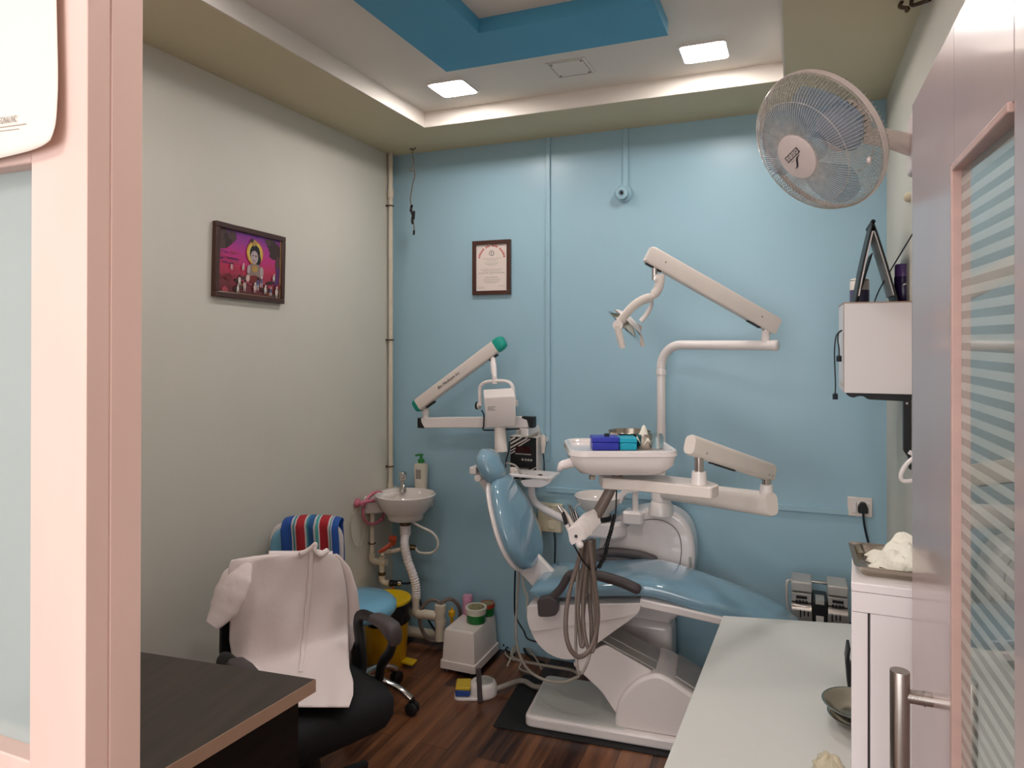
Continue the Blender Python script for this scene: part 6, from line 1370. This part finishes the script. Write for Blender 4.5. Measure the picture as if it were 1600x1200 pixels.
# steel bowls on the table
def bowl(x, y, z, r, h, label):
    b = MB(); b.lathe([(r * .5, 0), (r * .56, .002), (r * .8, h * .45), (r * .97, h * .93), (r * 1.04, h * .96), (r * 1.05, h), (r * .98, h), (r * .92, h * .9), (r * .74, h * .42), (r * .5, .006), (0, .005)], (x, y, z), n=40)
    return tag(b.build('steel_bowl', M['steelbowl'], smooth=50), label, 'bowl')
bowl(.145, 1.90, zw, .066, .030, 'lower shallow steel bowl on the side table behind the cabinet')
bowl(.145, 1.89, zw + .0265, .078, .036, 'upper steel bowl stacked on the shallow one on the side table')
random.seed(5)
pbg = Vector((.072, 1.665, zw))
def bagf(u, v):
    a = 2 * PI * u; p = PI * v * .5 + .0; r = .032 * math.cos(p) + .001; wob = 1 + .16 * math.sin(5 * a + v * 7) * math.sin(3 * v + 1) + .08 * math.sin(11 * a - v * 13)
    return pbg + Vector((r * wob * math.cos(a), 1.4 * r * wob * math.sin(a), .042 * math.sin(p) * (1 + .1 * math.sin(4 * a))))
b = MB(); b.grid(bagf, 40, 14); bmesh.ops.remove_doubles(b.bm, verts=b.bm.verts[:], dist=.0006)
tag(b.build('plastic_bag', M['bag'], smooth=60), 'crumpled plastic bag with beige contents on the side table by the cabinet', 'bag')
b = MB(); b.prismY([(x + .036, z) for x, z in ((.10, zw), (.16, zw), (.16, zw + .05), (.112, zw + .05), (.104, zw + .075), (.108, zw + .11), (.10, zw + .11), (.095, zw + .07))], 2.10, 2.16)
tag(b.build('black_holder', M['black'], bevel=.003), 'black plastic holder on the side table half hidden behind the cabinet', 'holder')

# ================================================================== COMPRESSOR
cq = thing('air_compressor', 'twin-head grey air compressor standing by the blue wall behind the side table', 'compressor', (.1, 3.05, 0))
YK = 3.0
zg = atY(1238, 970, YK).z; zh_ = atY(1238, 909, YK).z
hxs = [(atY(1236, 940, YK).x, atY(1269, 940, YK).x), (atY(1293, 940, YK).x, atY(1326, 940, YK).x)]
for (hx0, hx1) in hxs:
    zz = lambda py: atY(1250, py, YK).z
    b = MB(); b.box(hx0, hx1, YK, YK + .12, zz(925), zz(909)); hd_ = b.build('cylinder_head', M['greymetal'], cq, bevel=.006)
    b = MB(); b.box(hx0 + .002, hx1 - .002, YK + .004, YK + .116, zz(941), zz(927)); b.build('cylinder', M['greymetal'], cq, bevel=.003)
    cxm = (hx0 + hx1) / 2
    b = MB(); b.prismX(rpoly([(YK - .02, zz(942)), (YK + .12, zz(942)), (YK + .13, zz(985)), (YK + .1, zz(1005)), (YK, zz(1005)), (YK - .03, zz(985))], .025, 4), hx0, hx1); hs_ = b.build('crankcase', M['steel'], cq, bevel=.003)
    b = MB(); b.box(cxm - .02, cxm + .02, YK - .002, YK + .01, zz(935), zz(931)); b.build('intake_slot', M['black'], cq)
    for k in range(4):
        x = cxm - .018 + k * .012; b = MB(); b.box(x - .004, x + .004, YK - .002, YK + .02, zz(942), zz(938)); b.build('fin_gap', M['black'], cq)
    for k, l in enumerate((10, 7, 7)):
        x = cxm + (-.004 + k * .014 if hx0 < .1 else -.022 + k * .014); b = MB(); b.box(x - .0025, x + .0025, YK - .032, YK - .018, zz(950 + l), zz(950)); b.build('vent_slot', M['black'], cq)
b = MB(); b.box(hxs[0][1], hxs[1][0], YK - .01, YK + .12, atY(1280, 1000, YK).z, atY(1280, 938, YK).z); b.build('motor', M['black'], cq, bevel=.004)
cmx = (hxs[0][1] + hxs[1][0]) / 2
b = MB(); b.box(cmx - .014, cmx + .014, YK - .0115, YK - .0095, atY(1280, 971, YK).z, atY(1280, 961, YK).z); b.build('data_plate', M['worktop'], cq)
b = MB(); b.box(cmx - .016, cmx + .016, YK - .012, YK + .05, atY(1280, 943, YK).z, atY(1280, 936, YK).z); b.build('terminal_box', M['greymetal'], cq)
zp_ = atY(1280, 916, YK).z
b = MB(); b.tube([(hxs[0][1] - .01, YK + .05, zp_), (hxs[1][0] + .01, YK + .05, zp_)], .007, 10); b.build('link_pipe', M['chrome'], cq)
b = MB(); x = hxs[0][0]; b.tube(spl([(x + .01, YK + .03, zp_), (x - .012, YK + .02, zp_), (x - .016, YK + .01, zp_ - .03), (x - .012, YK, zp_ - .1), (x + .005, YK, zp_ - .16)], 5), .006, 8); b.build('outlet_pipe', M['greymetal'], cq)
zb_ = atY(1280, 1005, YK).z
b = MB(); R = []
cx_ = (hxs[0][0] + hxs[1][1]) / 2; hl = (hxs[1][1] - hxs[0][0]) / 2 + .03; rt_ = .105
for x, r in ((-hl, .03), (-hl + .01, .07), (-hl + .04, rt_), (hl - .04, rt_), (hl - .01, .07), (hl, .03)):
    R.append([(cx_ + x, YK + .06 + r * math.cos(a), .145 + r * math.sin(a)) for a in [2 * PI * k / 28 for k in range(28)]])
b.loft(R); b.build('air_tank', M['white'], cq, smooth=60)
b = MB(); b.box(hxs[0][0] + .01, hxs[1][1] - .01, YK, YK + .12, .24, zb_ + .01); b.build('mounting_plate', M['greymetal'], cq)
for sx in (-1, 1):
    for yy in (YK, YK + .12):
        b = MB(); b.tube([(cx_ + sx * (hl - .06), yy, .08), (cx_ + sx * (hl - .06), yy, 0)], .014, 10); b.build('foot', M['rubber'], cq)

# ================================================================== CAMERA, LIGHT, WORLD
cd = bpy.data.cameras.new('camera'); cam = bpy.data.objects.new('camera', cd); COL.objects.link(cam)
cam.location = (0, 0, H); cam.rotation_euler = (PI / 2, 0, TH)
cd.sensor_width = 36; cd.lens = F / 1600 * 36; cd.shift_y = -(600 - CY) / 1600
cd.clip_start = .02; SC.camera = cam
def area(name, loc, rot, sx, sy, power, col):
    l = bpy.data.lights.new(name, 'AREA'); l.shape = 'RECTANGLE'; l.size = sx; l.size_y = sy; l.energy = power; l.color = col
    o = bpy.data.objects.new(name, l); COL.objects.link(o); o.location = loc; o.rotation_euler = rot; return o
area('daylight_through_shop_window', (-.8, -2.58, 1.5), (PI / 2, 0, 0), 3.4, 1.9, 19, (1, .965, .945))
area('added_waiting_room_fill', (-.7, -1.0, 2.84), (0, 0, 0), .6, .6, 9, (1, .95, .9))  # unseen overhead fill, added to brighten the waiting area and the partition
w = bpy.data.worlds.new('world'); SC.world = w; w.use_nodes = True
bg = w.node_tree.nodes['Background']; bg.inputs[0].default_value = (.9, .95, 1, 1); bg.inputs[1].default_value = .6
vs = SC.view_settings; vs.view_transform = 'Standard'; vs.look = 'None'; vs.gamma = 1; vs.use_curve_mapping = False; vs.exposure = 1.56
